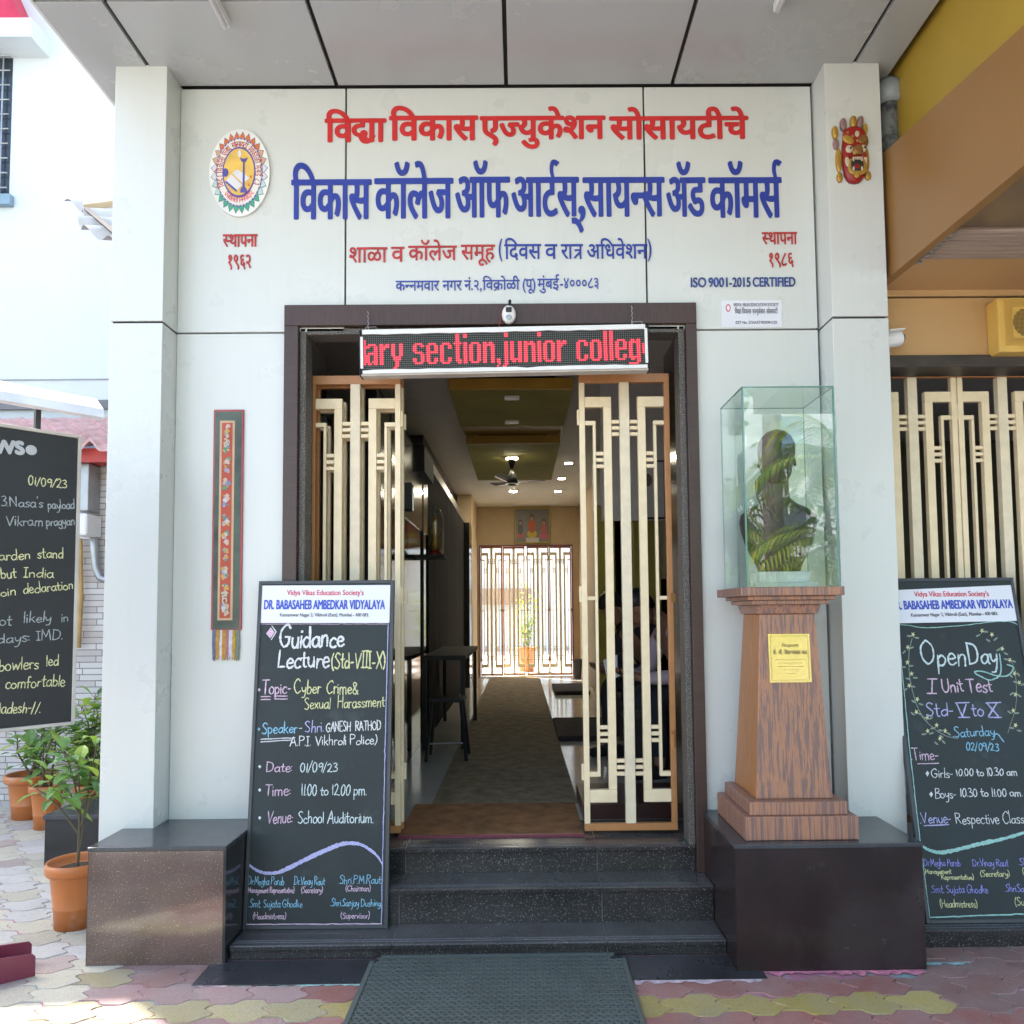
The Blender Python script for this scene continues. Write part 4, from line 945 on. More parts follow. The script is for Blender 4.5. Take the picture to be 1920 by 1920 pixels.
for s, x0, x1, y, h, c in (('.Dr.Megha Parab', 1731, 1801, 1624, 14, 'violet'), ('(Management', 1732, 1784, 1638, 9, 'yellow'), ('Representative)', 1765, 1826, 1649, 10, 'yellow'), ('.Dr.Vinay Raut', 1822, 1891, 1624, 14, 'violet'), ('(Secretary)', 1838, 1893, 1643, 12, 'yellow'), ('.Shri.P.M.Raut', 1910, 1985, 1622, 14, 'violet'), ('(Chairman)', 1918, 1975, 1640, 12, 'yellow'),
        ('.Smt. Sujata Ghodke', 1745, 1853, 1674, 15, 'violet'), ('(Headmistress)', 1763, 1833, 1701, 14, 'yellow'), ('.Shri.Sanjay Dushing', 1884, 1985, 1672, 15, 'violet'), ('(Supervisor)', 1903, 1972, 1698, 14, 'yellow')): ctext(rt, f, s, x0, y, x1, y, h, c, .0020)
cline(rt, f, [(1684, 1172), (1700, 1172), (1735, 1177), (1800, 1173), (1860, 1166), (1895, 1166), (1911, 1174)], 'mint', .0022); cline(rt, f, [(1684, 1180), (1705, 1400), (1726, 1585), (1743, 1720)], 'mint', .0022, False); cline(rt, f, [(1743, 1720), (1990, 1711)], 'mint', .0030, False); cline(rt, f, [(1911, 1174), (1950, 1440), (1992, 1710)], 'mint', .0022, False)
def c3(x, y): return (1640 + .1771 * x, 1080 + .1771 * y)
cline(rt, f, [c3(*q) for q in ((395, 660), (365, 800), (362, 950), (375, 1100), (420, 1290), (500, 1480), (620, 1610), (750, 1690), (880, 1720))], 'leaf', .0020)
cline(rt, f, [c3(*q) for q in ((1440, 900), (1480, 980), (1500, 1200), (1490, 1400), (1440, 1560), (1410, 1660))], 'leaf', .0014)
rr = random.Random(3)
for i, q in enumerate(((405, 620), (350, 755), (345, 915), (390, 1035), (365, 1160), (450, 1305), (440, 1440), (555, 1500), (560, 1640), (655, 1580), (690, 1720), (745, 1640), (1135, 580), (1240, 620), (1350, 770), (1430, 890), (1480, 1030), (1530, 1130), (1490, 1255), (1465, 1425), (1490, 1580))):
    cx, cy = c3(*q); a0 = rr.uniform(0, 6); pts = []
    for k in range(10): a = a0 + k * math.pi / 5; r_ = 5.6 if k % 2 == 0 else 2.2; pts.append((cx + r_ * math.cos(a) * .8, cy + r_ * math.sin(a)))
    cpoly(rt, f, pts, 'yellow', .0011, 'chalk_flower')
    for s_ in (-1, 1):
        a = rr.uniform(-.8, .8); ox, oy = cx + s_ * 7, cy + rr.uniform(-2, 11)
        cpoly(rt, f, [(ox + (5 * math.cos(t_) * math.cos(a) - 1.8 * math.sin(t_) * math.sin(a)), oy + (5 * math.cos(t_) * math.sin(a) + 1.8 * math.sin(t_) * math.cos(a))) for t_ in [j * math.pi / 4 for j in range(8)]], 'leaf', .0010, 'chalk_leaf')
# third board standing behind it
t3, w3, _, _ = board('chalkboard', 'dark chalkboard at the right edge of the photo, only its left edge in view', (2.86, 3.98, .088), (3.55, 3.98, .088), 4.23, 1.78)
bparts(t3, w3, 1.78)

# news board on a post, seen at an angle
nr = Vector((-1.905, 3.345, 1.165)); nl = Vector((-2.085, 3.14, 1.165)); ux = (nr - nl).normalized(); NW_, NH = 1.25, 1.245
o_ = nr - ux * NW_; up = Vector((0, 0, 1)); n_ = ux.cross(up)
nb = thing('news_board', 'black news chalkboard in a thin pale frame with handwritten news, at the left edge', 'notice board', o_, rot=Matrix((ux, up, n_)).transposed())
mk('panel', MB().box(.014, NW_ - .014, .014, NH - .014, -.016, 0), mat('news_black', (.012, .014, .014), .55, var=.2), nb, local=True)
mk('frame', MB().box(0, .0135, 0, NH, -.022, .007).box(NW_ - .0135, NW_, 0, NH, -.022, .007).box(.014, NW_ - .014, 0, .0135, -.022, .007).box(.014, NW_ - .014, NH - .0135, NH, -.022, .007), mat('pale_frame', (.45, .43, .38), .5), nb, local=True, bevel=.002)
mk('post', MB().box(.10, .14, -1.165, NH + .20, -.065, -.025), GREYM, nb, local=True)
mk('lamp_arm', MB().box(NW_ - .17, NW_ - .15, NH - .08, NH + .11, -.05, -.025), DKMET, nb, local=True)
mk('lamp_hood', MB().prism([(-.06, .105), (.10, .06), (.135, .065), (.12, .105), (.04, .165), (-.04, .165)], 0, -.05, NW_ + .045).xf(Matrix.Translation((0, 0, 0)) @ Matrix(((1, 0, 0, 0), (0, 0, 1, NH), (0, 1, 0, 0), (0, 0, 0, 1)))), mat('white_hood', (.78, .80, .82), .4), nb, local=True, bevel=.003)
f = bmap(nb)
aN, bN = f(-62, 846), f(47, 851.5); mb = MB(); print_text(mb, 'NEWS', Matrix.Translation((aN.x, aN.y, .001)) @ Matrix.Rotation(math.atan2(bN.y - aN.y, bN.x - aN.x), 4, 'Z'), (bN - aN).length, (f(20, 826) - f(20, 849)).length, .005, 0); mk('painted_heading', mb, mat('heading_grey', (.42, .44, .44), .6), nb, local=True)
mk('painted_heading', MB().lathe([(.0, .0008), (.021, .0012), (0, .0016)], (f(58.5, 844).x, f(58.5, 844).y, 0), 16), mat('heading_grey', (.42, .44, .44), .6), nb, local=True)
for s, x0, y0, x1, y1, h, c in (('01/09/23', 52, 908, 125, 916, 17, 'yellow'), ("3.Nasa's", 1, 949, 81, 952, 19, 'grey'), ('payload', 89, 954, 140, 954, 18, 'grey'), ('Vikram', 11, 985, 81, 986, 20, 'grey'), ('pragyan', 86, 986, 141, 984, 18, 'grey'), ('Garden', -22, 1051, 58, 1048, 20, 'yellow'), ('stand', 69, 1046, 119, 1047, 20, 'yellow'),
        ('but', 1, 1085, 31, 1083, 20, 'yellow'), ('India', 43, 1083, 101, 1083, 19, 'yellow'), ('join', -6, 1118, 31, 1116, 17, 'yellow'), ('declaration', 43, 1114, 138, 1104, 19, 'yellow'), ('not', -16, 1174, 22, 1173, 20, 'grey'), ('likely', 43, 1168, 97, 1166, 20, 'grey'), ('in', 114, 1166, 129, 1165, 18, 'grey'),
        ('days:', -6, 1206, 57, 1203, 20, 'grey'), ('IMD.', 68, 1200, 118, 1199, 18, 'grey'), ('bowlers', -4, 1258, 73, 1254, 23, 'yellow'), ('led', 86, 1249, 110, 1247, 22, 'yellow'), ('comfortable', 9, 1291, 122, 1286, 23, 'yellow'), ('gladesh-//.', -13, 1337, 76, 1336, 22, 'yellow')):
    ctext(nb, f, s, x0, y0, x1, y1, h, c, .0024)
# ------------------------------------------------------------------ pedestal, glass case and bust
pd = thing('bust_pedestal', 'tapered pedestal painted as wood grain with a brass plaque, on the right block', 'pedestal', (1.295, 3.88, .562))
def frus(a, b, z0, z1): # (x0,x1,y0,y1)
    return MB().hexa([(a[0], a[2], z0), (a[1], a[2], z0), (a[1], a[3], z0), (a[0], a[3], z0)], [(b[0], b[2], z1), (b[1], b[2], z1), (b[1], b[3], z1), (b[0], b[3], z1)])
mk('base_step', MB().box(1.030, 1.556, 3.625, 4.130, .563, .671), PED, pd, bevel=.004)
mk('base_step', MB().box(1.060, 1.516, 3.645, 4.090, .6715, .733), PED, pd, bevel=.004)
sh = frus((1.107, 1.471, 3.700, 4.070), (1.161, 1.432, 3.752, 4.020), .7335, 1.606)
for k in range(len(sh.f)): sh.mi[k] = 1 if k in (5, 3) else 0
mk('shaft', sh, [PED, PEDS], pd, bevel=.005)
mk('cap_moulding', frus((1.150, 1.442, 3.742, 4.030), (1.138, 1.454, 3.73, 4.04), 1.6065, 1.650), PED, pd, bevel=.003)
mk('cap_moulding', MB().box(1.112, 1.488, 3.712, 4.075, 1.6505, 1.672), PED, pd, bevel=.003)
mk('cap_moulding', MB().box(1.090, 1.512, 3.694, 4.094, 1.6725, 1.692), PED, pd, bevel=.003)
cs = MB().box(1.050, 1.545, 3.665, 4.115, 1.6925, 1.734); mk('cap_slab', cs, PED, pd, bevel=.004)
# plaque lies on the tapered front face
def onshaft(x, z, d=0): return Vector((x, 3.700 + (z - .7335) / (1.606 - .7335) * .052 - d, z))
pq = thing('brass_plaque', 'engraved brass plaque on the front of the pedestal', 'plaque', onshaft(1.31, 1.27))
a = W(1440, 1189, 3.74); b = W(1522, 1279, 3.73); X0, X1, Z0, Z1 = a.x, b.x, b.z, a.z
def plq(name, x0, x1, z0, z1, d0, d1, mt):
    return mk(name, MB().hexa([onshaft(x0, z0, d1), onshaft(x1, z0, d1), onshaft(x1, z0, d0), onshaft(x0, z0, d0)], [onshaft(x0, z1, d1), onshaft(x1, z1, d1), onshaft(x1, z1, d0), onshaft(x0, z1, d0)]), mt, pq)
plq('plate', X0, X1, Z0, Z1, .0002, .004, BRASS)
INKBR = mat('engraving', (.30, .23, .10), .5)
for q in (.008, .011): 
    for (x0, x1, z0, z1) in ((X0 + q, X1 - q, Z0 + q, Z0 + q + .001), (X0 + q, X1 - q, Z1 - q - .001, Z1 - q), (X0 + q, X0 + q + .001, Z0 + q, Z1 - q), (X1 - q - .001, X1 - q, Z0 + q, Z1 - q)): plq('engraved_line', x0, x1, z0, z1, .0042, .0046, INKBR)
sl_ = math.atan(.052 / .8725)
def plt(s, fx0, fx1, fz, hh, off=.0002):
    p = onshaft(X0 + (X1 - X0) * fx0, Z1 - (Z1 - Z0) * fz, .0050); M_ = Matrix.Translation(p) @ Matrix.Rotation(-sl_, 4, 'X') @ Matrix(((1, 0, 0), (0, 0, -1), (0, 1, 0))).to_4x4()
    mb = MB(); dv_word(mb, s, (X1 - X0) * (fx1 - fx0), hh, off, 0, M_); mk('engraved_text', mb, INKBR, pq)
plt('िवDालय', .32, .72, .27, .012); plt('कै.', .10, .19, .42, .017); plt('सौ.', .23, .33, .42, .017); plt('िवDा', .38, .52, .42, .017); plt('पनालाल', .54, .76, .42, .017); plt('राऊत', .79, .92, .42, .017)
for i, (x0, x1) in enumerate(((.15, .88), (.22, .8), (.2, .82), (.33, .7), (.4, .62))): plq('engraved_line', X0 + (X1 - X0) * x0, X0 + (X1 - X0) * x1, Z1 - (Z1 - Z0) * (.53 + i * .07) - .002, Z1 - (Z1 - Z0) * (.53 + i * .07), .0042, .0046, mat('faint_engraving', (.42, .33, .12), .5))
# glass case: five panes
gc = thing('glass_case', 'tall glass display case covering the bust on the pedestal', 'display case', (1.312, 3.89, 1.735))
cx0, cx1, cy0, cy1, cz0, cz1, th = 1.088, 1.536, 3.700, 4.100, 1.735, 2.712, .006
panes = [(cx0, cx1, cy0, cy0 + th, cz0, cz1 - th), (cx0, cx1, cy1 - th, cy1, cz0, cz1 - th), (cx0, cx0 + th, cy0 + th, cy1 - th, cz0, cz1 - th), (cx1 - th, cx1, cy0 + th, cy1 - th, cz0, cz1 - th), (cx0, cx1, cy0, cy1, cz1 - th + .0005, cz1)]
for i, p in enumerate(panes):
    mb = MB().box(*p)
    thin = min(range(3), key=lambda k: p[2 * k + 1] - p[2 * k])
    for k, fc in enumerate(mb.f):
        nrm = max(range(3), key=lambda ax: 1 if len({round(mb.v[q][ax], 5) for q in fc}) == 1 else 0)
        mb.mi[k] = 0 if nrm == thin else 1
    mk('pane', mb, [GLASS, GEDGE], gc)
for (x, y_) in ((cx0 + .004, cy0 + .003), (cx1 - .004, cy0 + .003)): mk('corner_strip', MB().box(x - .004, x + .004, y_ - .0045, y_ - .0032, cz0, cz1), GEDGE, gc)
# bust
bu = thing('bust', 'dark bronze head and shoulders bust inside the glass case', 'bust', (1.315, 3.90, 1.735))
mk('base', MB().box(1.165, 1.470, 3.80, 4.00, 1.7355, 1.760), MARB, bu, bevel=.003); mk('base', MB().box(1.190, 1.440, 3.82, 3.98, 1.7605, 1.815), MARB, bu, bevel=.003)
def ring(cx, cy, z, rx, ry, n=28, sq=2.0, fr=0):
    pts = []
    for i in range(n):
        a = 2 * math.pi * i / n; c, s_ = math.cos(a), math.sin(a)
        x = rx * math.copysign(abs(c) ** (2 / sq), c); y_ = ry * math.copysign(abs(s_) ** (2 / sq), s_)
        if s_ < 0: y_ -= fr * abs(s_)
        pts.append(Vector((cx + x, cy + y_, z)))
    return pts
def head(mb, M, hair_len=.0, mi=0, face=True):
    """human head about .25 tall (unit 1 = head height .25), facing local -Y, chin at z 0"""
    rs = [(0.0, .028, .030, -.030), (.012, .045, .045, -.020), (.035, .058, .062, -.012), (.06, .066, .074, -.004), (.09, .072, .084, .004), (.12, .076, .090, .008), (.15, .078, .094, .010), (.18, .076, .092, .012), (.205, .068, .082, .012), (.225, .052, .062, .012), (.240, .028, .034, .012), (.245, .008, .010, .012)]
    n = 36; rings = []
    for z, rx, ry, oy in rs:
        r_ = []
        for i in range(n):
            a = 2 * math.pi * i / n; x = rx * math.sin(a); y_ = -ry * math.cos(a) + oy; fc = max(0, math.cos(a))
            if face:
                nose = math.exp(-((a if a < math.pi else a - 2 * math.pi) / .20) ** 2); zz = (z - .085) / .028
                y_ -= .028 * nose * math.exp(-zz * zz) + .014 * nose * math.exp(-((z - .115) / .03) ** 2)
                for s_ in (-1, 1):
                    aa = (a if a < math.pi else a - 2 * math.pi) - s_ * .42
                    y_ += .016 * math.exp(-(aa / .2) ** 2) * math.exp(-((z - .122) / .018) ** 2)
                y_ -= .011 * math.exp(-((a if a < math.pi else a - 2 * math.pi) / .3) ** 2) * math.exp(-((z - .045) / .012) ** 2)
            r_.append(M @ Vector((x, y_, z)))
        rings.append(r_)
    mb.loft(rings, mi)
    for s_ in (-1, 1):
        ear = MB().lathe([(.0, -.006), (.014, -.005), (.016, 0), (.012, .006), (0, .005)], (0, 0, 0), 12, 0, .7, 1.35).xf(Matrix.Translation((s_ * .080, .012, .105)) @ Matrix.Rotation(s_ * R(80), 4, 'Y') @ Matrix.Rotation(R(90), 4, 'Z'))
        mb.add([M @ v for v in ear.v], ear.f, mi)
mb = MB(); bx, by = 1.318, 3.90
rg = [(1.816, .105, .055, 2.2), (1.85, .115, .062, 2.2), (1.90, .140, .075, 2.3), (1.96, .168, .088, 2.3), (2.02, .186, .094, 2.4), (2.07, .194, .092, 2.5), (2.11, .186, .084, 2.5), (2.14, .150, .074, 2.3), (2.165, .095, .064, 2.1), (2.19, .064, .058, 2.0), (2.24, .056, .056, 2.0), (2.30, .056, .058, 2.0), (2.33, .050, .055, 2.0)]
mb.loft([ring(bx, by + .015, z, rx, ry, 32, sq, .015) for z, rx, ry, sq in rg])
mk('torso', mb, BRONZE, bu, smooth=True)
hm = Matrix.Translation((bx - .004, by - .01, 2.262)) @ Matrix.Rotation(R(-14), 4, 'Z') @ Matrix.Scale(1.08, 4)
mb = MB(); head(mb, hm); mk('head', mb, BRONZE, bu, smooth=True)
hr = MB().loft([[hm @ Vector((rx * math.sin(2 * math.pi * i / 28), -ry * math.cos(2 * math.pi * i / 28) + oy, z)) for i in range(28)] for z, rx, ry, oy in ((.02, .040, .030, .07), (.05, .066, .05, .062), (.10, .080, .07, .040), (.15, .086, .088, .026), (.19, .086, .094, .016), (.225, .070, .078, .014), (.25, .044, .05, .014), (.262, .012, .014, .014))])
mk('hair', hr, BRONZE, bu, smooth=True)
mk('hair_bun', MB().lathe([(0, -.055), (.035, -.045), (.052, -.015), (.05, .02), (.03, .045), (0, .055)], (bx - .040, by + .075, 2.275), 18), BRONZE, bu, smooth=True)
mk('hair_fall', MB().lathe([(0, -.11), (.055, -.09), (.078, -.03), (.080, .03), (.06, .08), (0, .11)], (bx - .012, by + .055, 2.24), 20), BRONZE, bu, smooth=True)
for i in range(5): mk('sari_fold', MB().tube([Vector((bx + .185 - i * .028, by - .02 - i * .004, 2.10)), Vector((bx + .12 - i * .03, by - .108, 2.04 - i * .012)), Vector((bx - .02 - i * .03, by - .112, 1.93 - i * .012)), Vector((bx - .12, by - .06, 1.87 - i * .008))], .008, 6), BRONZE, bu, smooth=True)

# ------------------------------------------------------------------ hanging scroll
P = lambda x, y_: W(x, y_, YW)
hb = thing('wall_hanging', 'narrow framed embroidered scroll with coloured tassels on the left wall panel', 'wall hanging', P(428, 1243))
cT, cB = P(429, 769), P(427, 1181); wT = (P(458, 769).x - P(401, 769).x) / 2; wB = (P(453, 1181).x - P(398, 1181).x) / 2
bx0, bx1, bz0, bz1 = P(399.5, 975).x, P(456, 975).x, cB.z, cT.z
mk('border', MB().box(bx0, bx1, YW - .012, YW - .001, bz0, bz1), mat('rose_border', (.36, .075, .08), .6, var=.2), hb, bevel=.002)
mk('brocade', MB().box(bx0 + .010, bx1 - .010, YW - .0135, YW - .0121, bz0 + .004, bz1 - .012), mat('green_brocade', (.055, .075, .055), .35, var=.5, vs=7, dirt=((.36, .38, .36), 3.2, .64)), hb)
ix0, ix1, iz0, iz1 = P(412, 975).x, P(440, 975).x, P(428, 1163).z, P(428, 790).z
mk('gold_edge', MB().box(ix0, ix1, YW - .0150, YW - .0136, iz0, iz1), mat('gold_silk', (.52, .36, .20), .5, var=.2), hb)
mk('red_panel', MB().box(ix0 + .012, ix1 - .012, YW - .0165, YW - .0151, iz0 + .012, iz1 - .012), mat('red_silk', (.42, .065, .035), .5, var=.15), hb)
r = random.Random(4); cxm = (ix0 + ix1) / 2; pal = [(.5, .52, .5), (.35, .30, .32), (.5, .32, .08), (.10, .25, .14), (.20, .22, .38), (.55, .40, .30)]
pmat = [mat('embroidery_thread', c, .6) for c in pal]
for i in range(11):
    z = iz1 - .05 - i * (iz1 - iz0 - .09) / 10.2
    for k in range(9):
        a = r.uniform(0, 6.28); rx = r.uniform(.008, .026); ox = r.uniform(-.010, .010); oz = r.uniform(-.030, .030); s_ = 1 if k % 2 else -1
        pts = [(cxm + s_ * abs(ox) * 1.2 + rx * .55 * math.cos(t) * (1 + .3 * math.cos(3 * t + a)), z + oz + rx * .62 * math.sin(t) * (1 + .3 * math.sin(2 * t + a))) for t in [j * math.pi / 6 for j in range(12)]]
        mk('motif', MB().prism(pts, 1, YW - .0172 - .0004 * k, YW - .0166 - .0004 * k), pmat[(i + k) % 6], hb)
for (zc, sgn) in ((iz1 - .125, 1), (iz0 + .125, -1)):
    mb = MB(); dv_word(mb, 'ॐ' if sgn > 0 else 'ह', .034, .055, .0016, 0, wallM(Vector((cxm - .017, YW - .0215, zc - .03)))); mk('motif_letter', mb, IVORY, hb)
tc_ = [(.16, .16, .24), (.50, .30, .06), (.62, .56, .62), (.48, .27, .05), (.40, .20, .18), (.62, .58, .64), (.5, .33, .06), (.22, .25, .20)]
for i in range(8):
    x = bx0 + .008 + (bx1 - bx0 - .016) * (i + .5) / 8; mb = MB()
    for k in range(6):
        xo = x + r.uniform(-.008, .008); mb.tube([(xo, YW - .008, bz0 - .001), (xo + r.uniform(-.004, .004), YW - .011, bz0 - .08), (xo + r.uniform(-.006, .004), YW - .008, bz0 - .155 + r.uniform(-.012, .012))], .0035, 5)
    mk('tassel', mb, mat('tassel_thread', tc_[i], .7, var=.2, vs=60), hb)

# ------------------------------------------------------------------ mask
mc = W(1597, 283, 4.03); mkx = .87
mt_ = thing('carved_mask', 'red and gold carved demon mask with open mouth on the right pillar', 'mask', (mc.x, 4.03, mc.z - .19))
MM = Matrix.Translation((mc.x, 4.03, mc.z))
def mblob(name, x, z, rx, rz, d, mtl, y0=0., n=20, sq=2.0, tilt=0.):
    rings = []
    for t, k in ((0, 1.0), (.5, .99), (.78, .92), (.93, .76), (1, .45)):
        rings.append([MM @ (Matrix.Translation((x, 0, z)) @ Matrix.Rotation(tilt, 4, 'Y') @ Vector((rx * k * math.copysign(abs(math.cos(a)) ** (2 / sq), math.cos(a)), (-y0 - d * t) * .62, rz * k * math.copysign(abs(math.sin(a)) ** (2 / sq), math.sin(a))))) for a in [2 * math.pi * i / n for i in range(n)]])
    mb = MB().loft(rings); return mk(name, mb, mtl, mt_, smooth=True)
u = .0028  # units per source pixel on the pillar
def mp(px, py): return ((px - 1597) * u, -(py - 283) * u)
def mb_(name, px, py, rw, rh, d, mtl, y0=.0, sq=2., tilt=0.):
    x, z = mp(px, py); return mblob(name, x, z, rw * u, rh * u, d, mtl, y0, 20, sq, tilt)
mb_('face', 1599, 297, 22.5, 53, .055, MRED, 0, 2.8)
for px, py, rw, rh, mtl, tl in ((1564, 249, 5.5, 13, GOLD, -.05), (1580.5, 233, 6, 12.5, MPINK, -.05), (1600, 228, 6, 12.5, GOLD, 0), (1613, 229, 6, 13, MPINK, .2), (1621.5, 244, 5, 12.5, GOLD, .08)): mb_('crown_skull', px, py, rw, rh, .035, mtl, .004, 2.2, tl)
for px, py, rw, rh, mtl in ((1566, 271, 6, 10.5, MPINK), (1621, 266, 7.5, 12, MBRN), (1570, 303, 6, 24, GOLD), (1623, 303, 6, 26, GOLD), (1571, 337, 6, 10, GOLD), (1625.5, 334, 6, 9, GOLD)): mb_('side_ornament', px, py, rw, rh, .024, mtl, .001)
mb_('forehead', 1599, 256, 22, 16, .030, MRED, .030)
mb_('eyebrow', 1585.5, 268, 12, 7.5, .012, GOLD, .052, 2, .55); mb_('eyebrow', 1614, 267, 10, 8, .012, MBRN, .050, 2, -.6)
mb_('third_eye', 1602.5, 257.5, 4.6, 6, .014, IVORY, .056); mb_('jewel', 1585, 254, 2.2, 2.8, .008, GOLD, .052); mb_('jewel', 1602, 271, 2, 3, .010, GOLD, .060); mb_('jewel', 1594, 262, 2, 3, .010, GOLD, .058)
for px, py in ((1586.8, 287), (1614.2, 286)):
    mb_('eye', px, py, 6.8 if px < 1600 else 5, 8, .016, IVORY, .050); mb_('pupil', px + 2, py - 1, 1.8, 2.4, .004, BLK, .0655)
mb_('nose', 1602, 290, 9.5, 10, .030, MBRN, .055); mb_('nostril', 1596, 295, 4.5, 5, .022, GOLD, .056); mb_('nostril', 1608, 295, 4.5, 5, .022, MBRN, .056)
mb_('cheek', 1584, 299, 6, 5, .012, MRED, .052); mb_('cheek', 1615.5, 299, 5, 5, .012, MRED, .050)
mb_('jaw', 1601, 321, 18, 17, .012, GOLD, .052, 3.0); mb_('mouth', 1600.5, 319, 12, 12, .006, DKMET, .0625, 3.2); mb_('tongue', 1599.5, 322, 6, 5, .006, MRED, .067)
mb_('whisker', 1582.5, 312, 4.5, 10, .010, IVORY, .052, 2, -.12); mb_('whisker', 1616.5, 311, 4, 11, .010, IVORY, .050, 2, .15)
for px in (1593.5, 1597.5, 1601.5, 1605.5, 1609): mb_('tooth', px, 306.5, 2, 3.2, .008, IVORY, .066)
for px in (1593, 1609): mb_('fang', px, 309, 1.7, 4, .009, IVORY, .067); mb_('fang', px - .5, 327, 1.8, 4.2, .009, IVORY, .066)
mb_('beard', 1600, 338, 5.5, 6.5, .012, GOLD, .054, 2, .5)

# ------------------------------------------------------------------ rubber mat in front of the steps
def rubber():
    x0, x1, y0, y1 = -.700, .478, 2.75, 3.765
    corners = [(-.66, 3.762), (.43, 3.762), (.487, 3.60), (.49, 2.75), (-.735, 2.75), (-.715, 3.40)]
    t = thing('rubber_mat', 'grey green rubber doormat with rows of oval holes on the paving before the steps', 'doormat', (-.1, 3.2, 0))
    mk('sheet', MB().prism([(-.655, 3.764), (.425, 3.764), (.468, 3.715), (.478, 3.50), (.478, 2.75), (-.715, 2.75), (-.715, 3.40), (-.690, 3.71)], 2, .003, .008), RUBD, t)
    mb = MB(); px, py = .0335, .0205; n = 10
    ny = int((y1 - y0) / py); nx = int((x1 - x0) / px)
    for j in range(ny):
        for i in range(-1, nx + 1):
            cx = x0 + (i + .5 + .5 * (j % 2)) * px; cy = y0 + (j + .5) * py
            lim0 = -.690 + (.03 if cy > 3.70 else 0); lim1 = .462 - (.04 if cy > 3.70 else 0)
            if not (lim0 - .01 < cx < lim1): continue
            # raised oval rim: outer hexagon tile with oval hole
            o = [];inn = []; ii = []
            for k in range(n):
                a = 2 * math.pi * k / n
                o.append((cx + px * .56 * math.cos(a), cy + py * .62 * math.sin(a), .0128)); inn.append((cx + px * .34 * math.cos(a), cy + py * .36 * math.sin(a), .0135)); ii.append((cx + px * .30 * math.cos(a), cy + py * .32 * math.sin(a), .0082))
            o = [(p[0], p[1], p[2] + (i % 2) * .0004 + (j % 2) * .0008) for p in o]
            mb.add(o + inn + ii, [(k, (k + 1) % n, n + (k + 1) % n, n + k) for k in range(n)] + [(n + k, n + (k + 1) % n, 2 * n + (k + 1) % n, 2 * n + k) for k in range(n)])
    mk('hole_grid', mb, RUBB, t)
    mk('rim', MB().box(-.712, -.690, 2.75, 3.70, .003, .0145).box(.458, .478, 2.75, 3.70, .003, .0145).box(-.66, .43, 3.742, 3.764, .003, .0145), RUBB, t, bevel=.003)
rubber()

# ------------------------------------------------------------------ maroon steel ramp at the bottom left
mr = WZ(66, 1830, 0); d_ = Vector((-.80, -.60, 0)).normalized(); q_ = Vector((d_.y, -d_.x, 0))
rp = thing('steel_ramp', 'maroon painted steel channel lying on the paving in the bottom left corner', 'ramp', mr, rot=Matrix((d_, q_, Vector((0, 0, 1)))).transposed())
for y0 in (0., .17): mk('flange', MB().prism([(0, 0), (0, .085), (.012, .10), (.62, .16), (.62, .0)], 1, y0, y0 + .008), MAROON, rp, local=True, bevel=.002)
mk('bed_plate', MB().hexa([(.10, .009, .016), (.10, .169, .016), (.62, .169, .05), (.62, .009, .05)], [(.10, .009, .022), (.10, .169, .022), (.62, .169, .056), (.62, .009, .056)]), MAROON, rp, local=True)
mk('front_lip', MB().box(.085, .099, .0085, .1695, .0, .055), MAROON, rp, local=True, bevel=.002)

# ------------------------------------------------------------------ potted plants
def pot_mesh(t, r, h, M=None):
    prof = [(r * .70, 0), (r * .73, h * .30), (r * .755, h * .315), (r * .74, h * .33), (r * .86, h * .80), (r * .88, h * .82), (r * .98, h * .825), (r * 1.02, h * .86), (r * 1.02, h * .96), (r * .99, h), (r * .92, h), (r * .88, h * .95), (r * .86, h * .88)]
    mk('pot', MB().lathe(prof, (0, 0, 0), 36), TERRA, t, smooth=True, local=True)
    mb = MB().lathe([(r * .865, h * .86), (r * .6, h * .885), (0, h * .90)], (0, 0, 0), 24); mk('soil', mb, SOIL, t, local=True)
def leaf(mb, p, d, n, L, wd, droop=.25):
    d = d.normalized(); s_ = d.cross(n)
    if s_.length < 1e-4: s_ = Vector((1, 0, 0))
    s_.normalize(); n = s_.cross(d).normalized(); c = []
    for t, w_ in ((0, .02), (.2, .62), (.45, 1.), (.72, .72), (1., .0)):
        q = p + d * (L * t) - Vector((0, 0, 1)) * (droop * L * t * t); c.append((q - s_ * wd * w_ * .5 + n * wd * .16 * w_, q, q + s_ * wd * w_ * .5 + n * wd * .16 * w_))
    v = [x for row in c for x in row]; f_ = []
    for i in range(4):
        for k in (0, 1): f_.append((i * 3 + k, i * 3 + k + 1, (i + 1) * 3 + k + 1, (i + 1) * 3 + k))
    mb.add(v, f_)
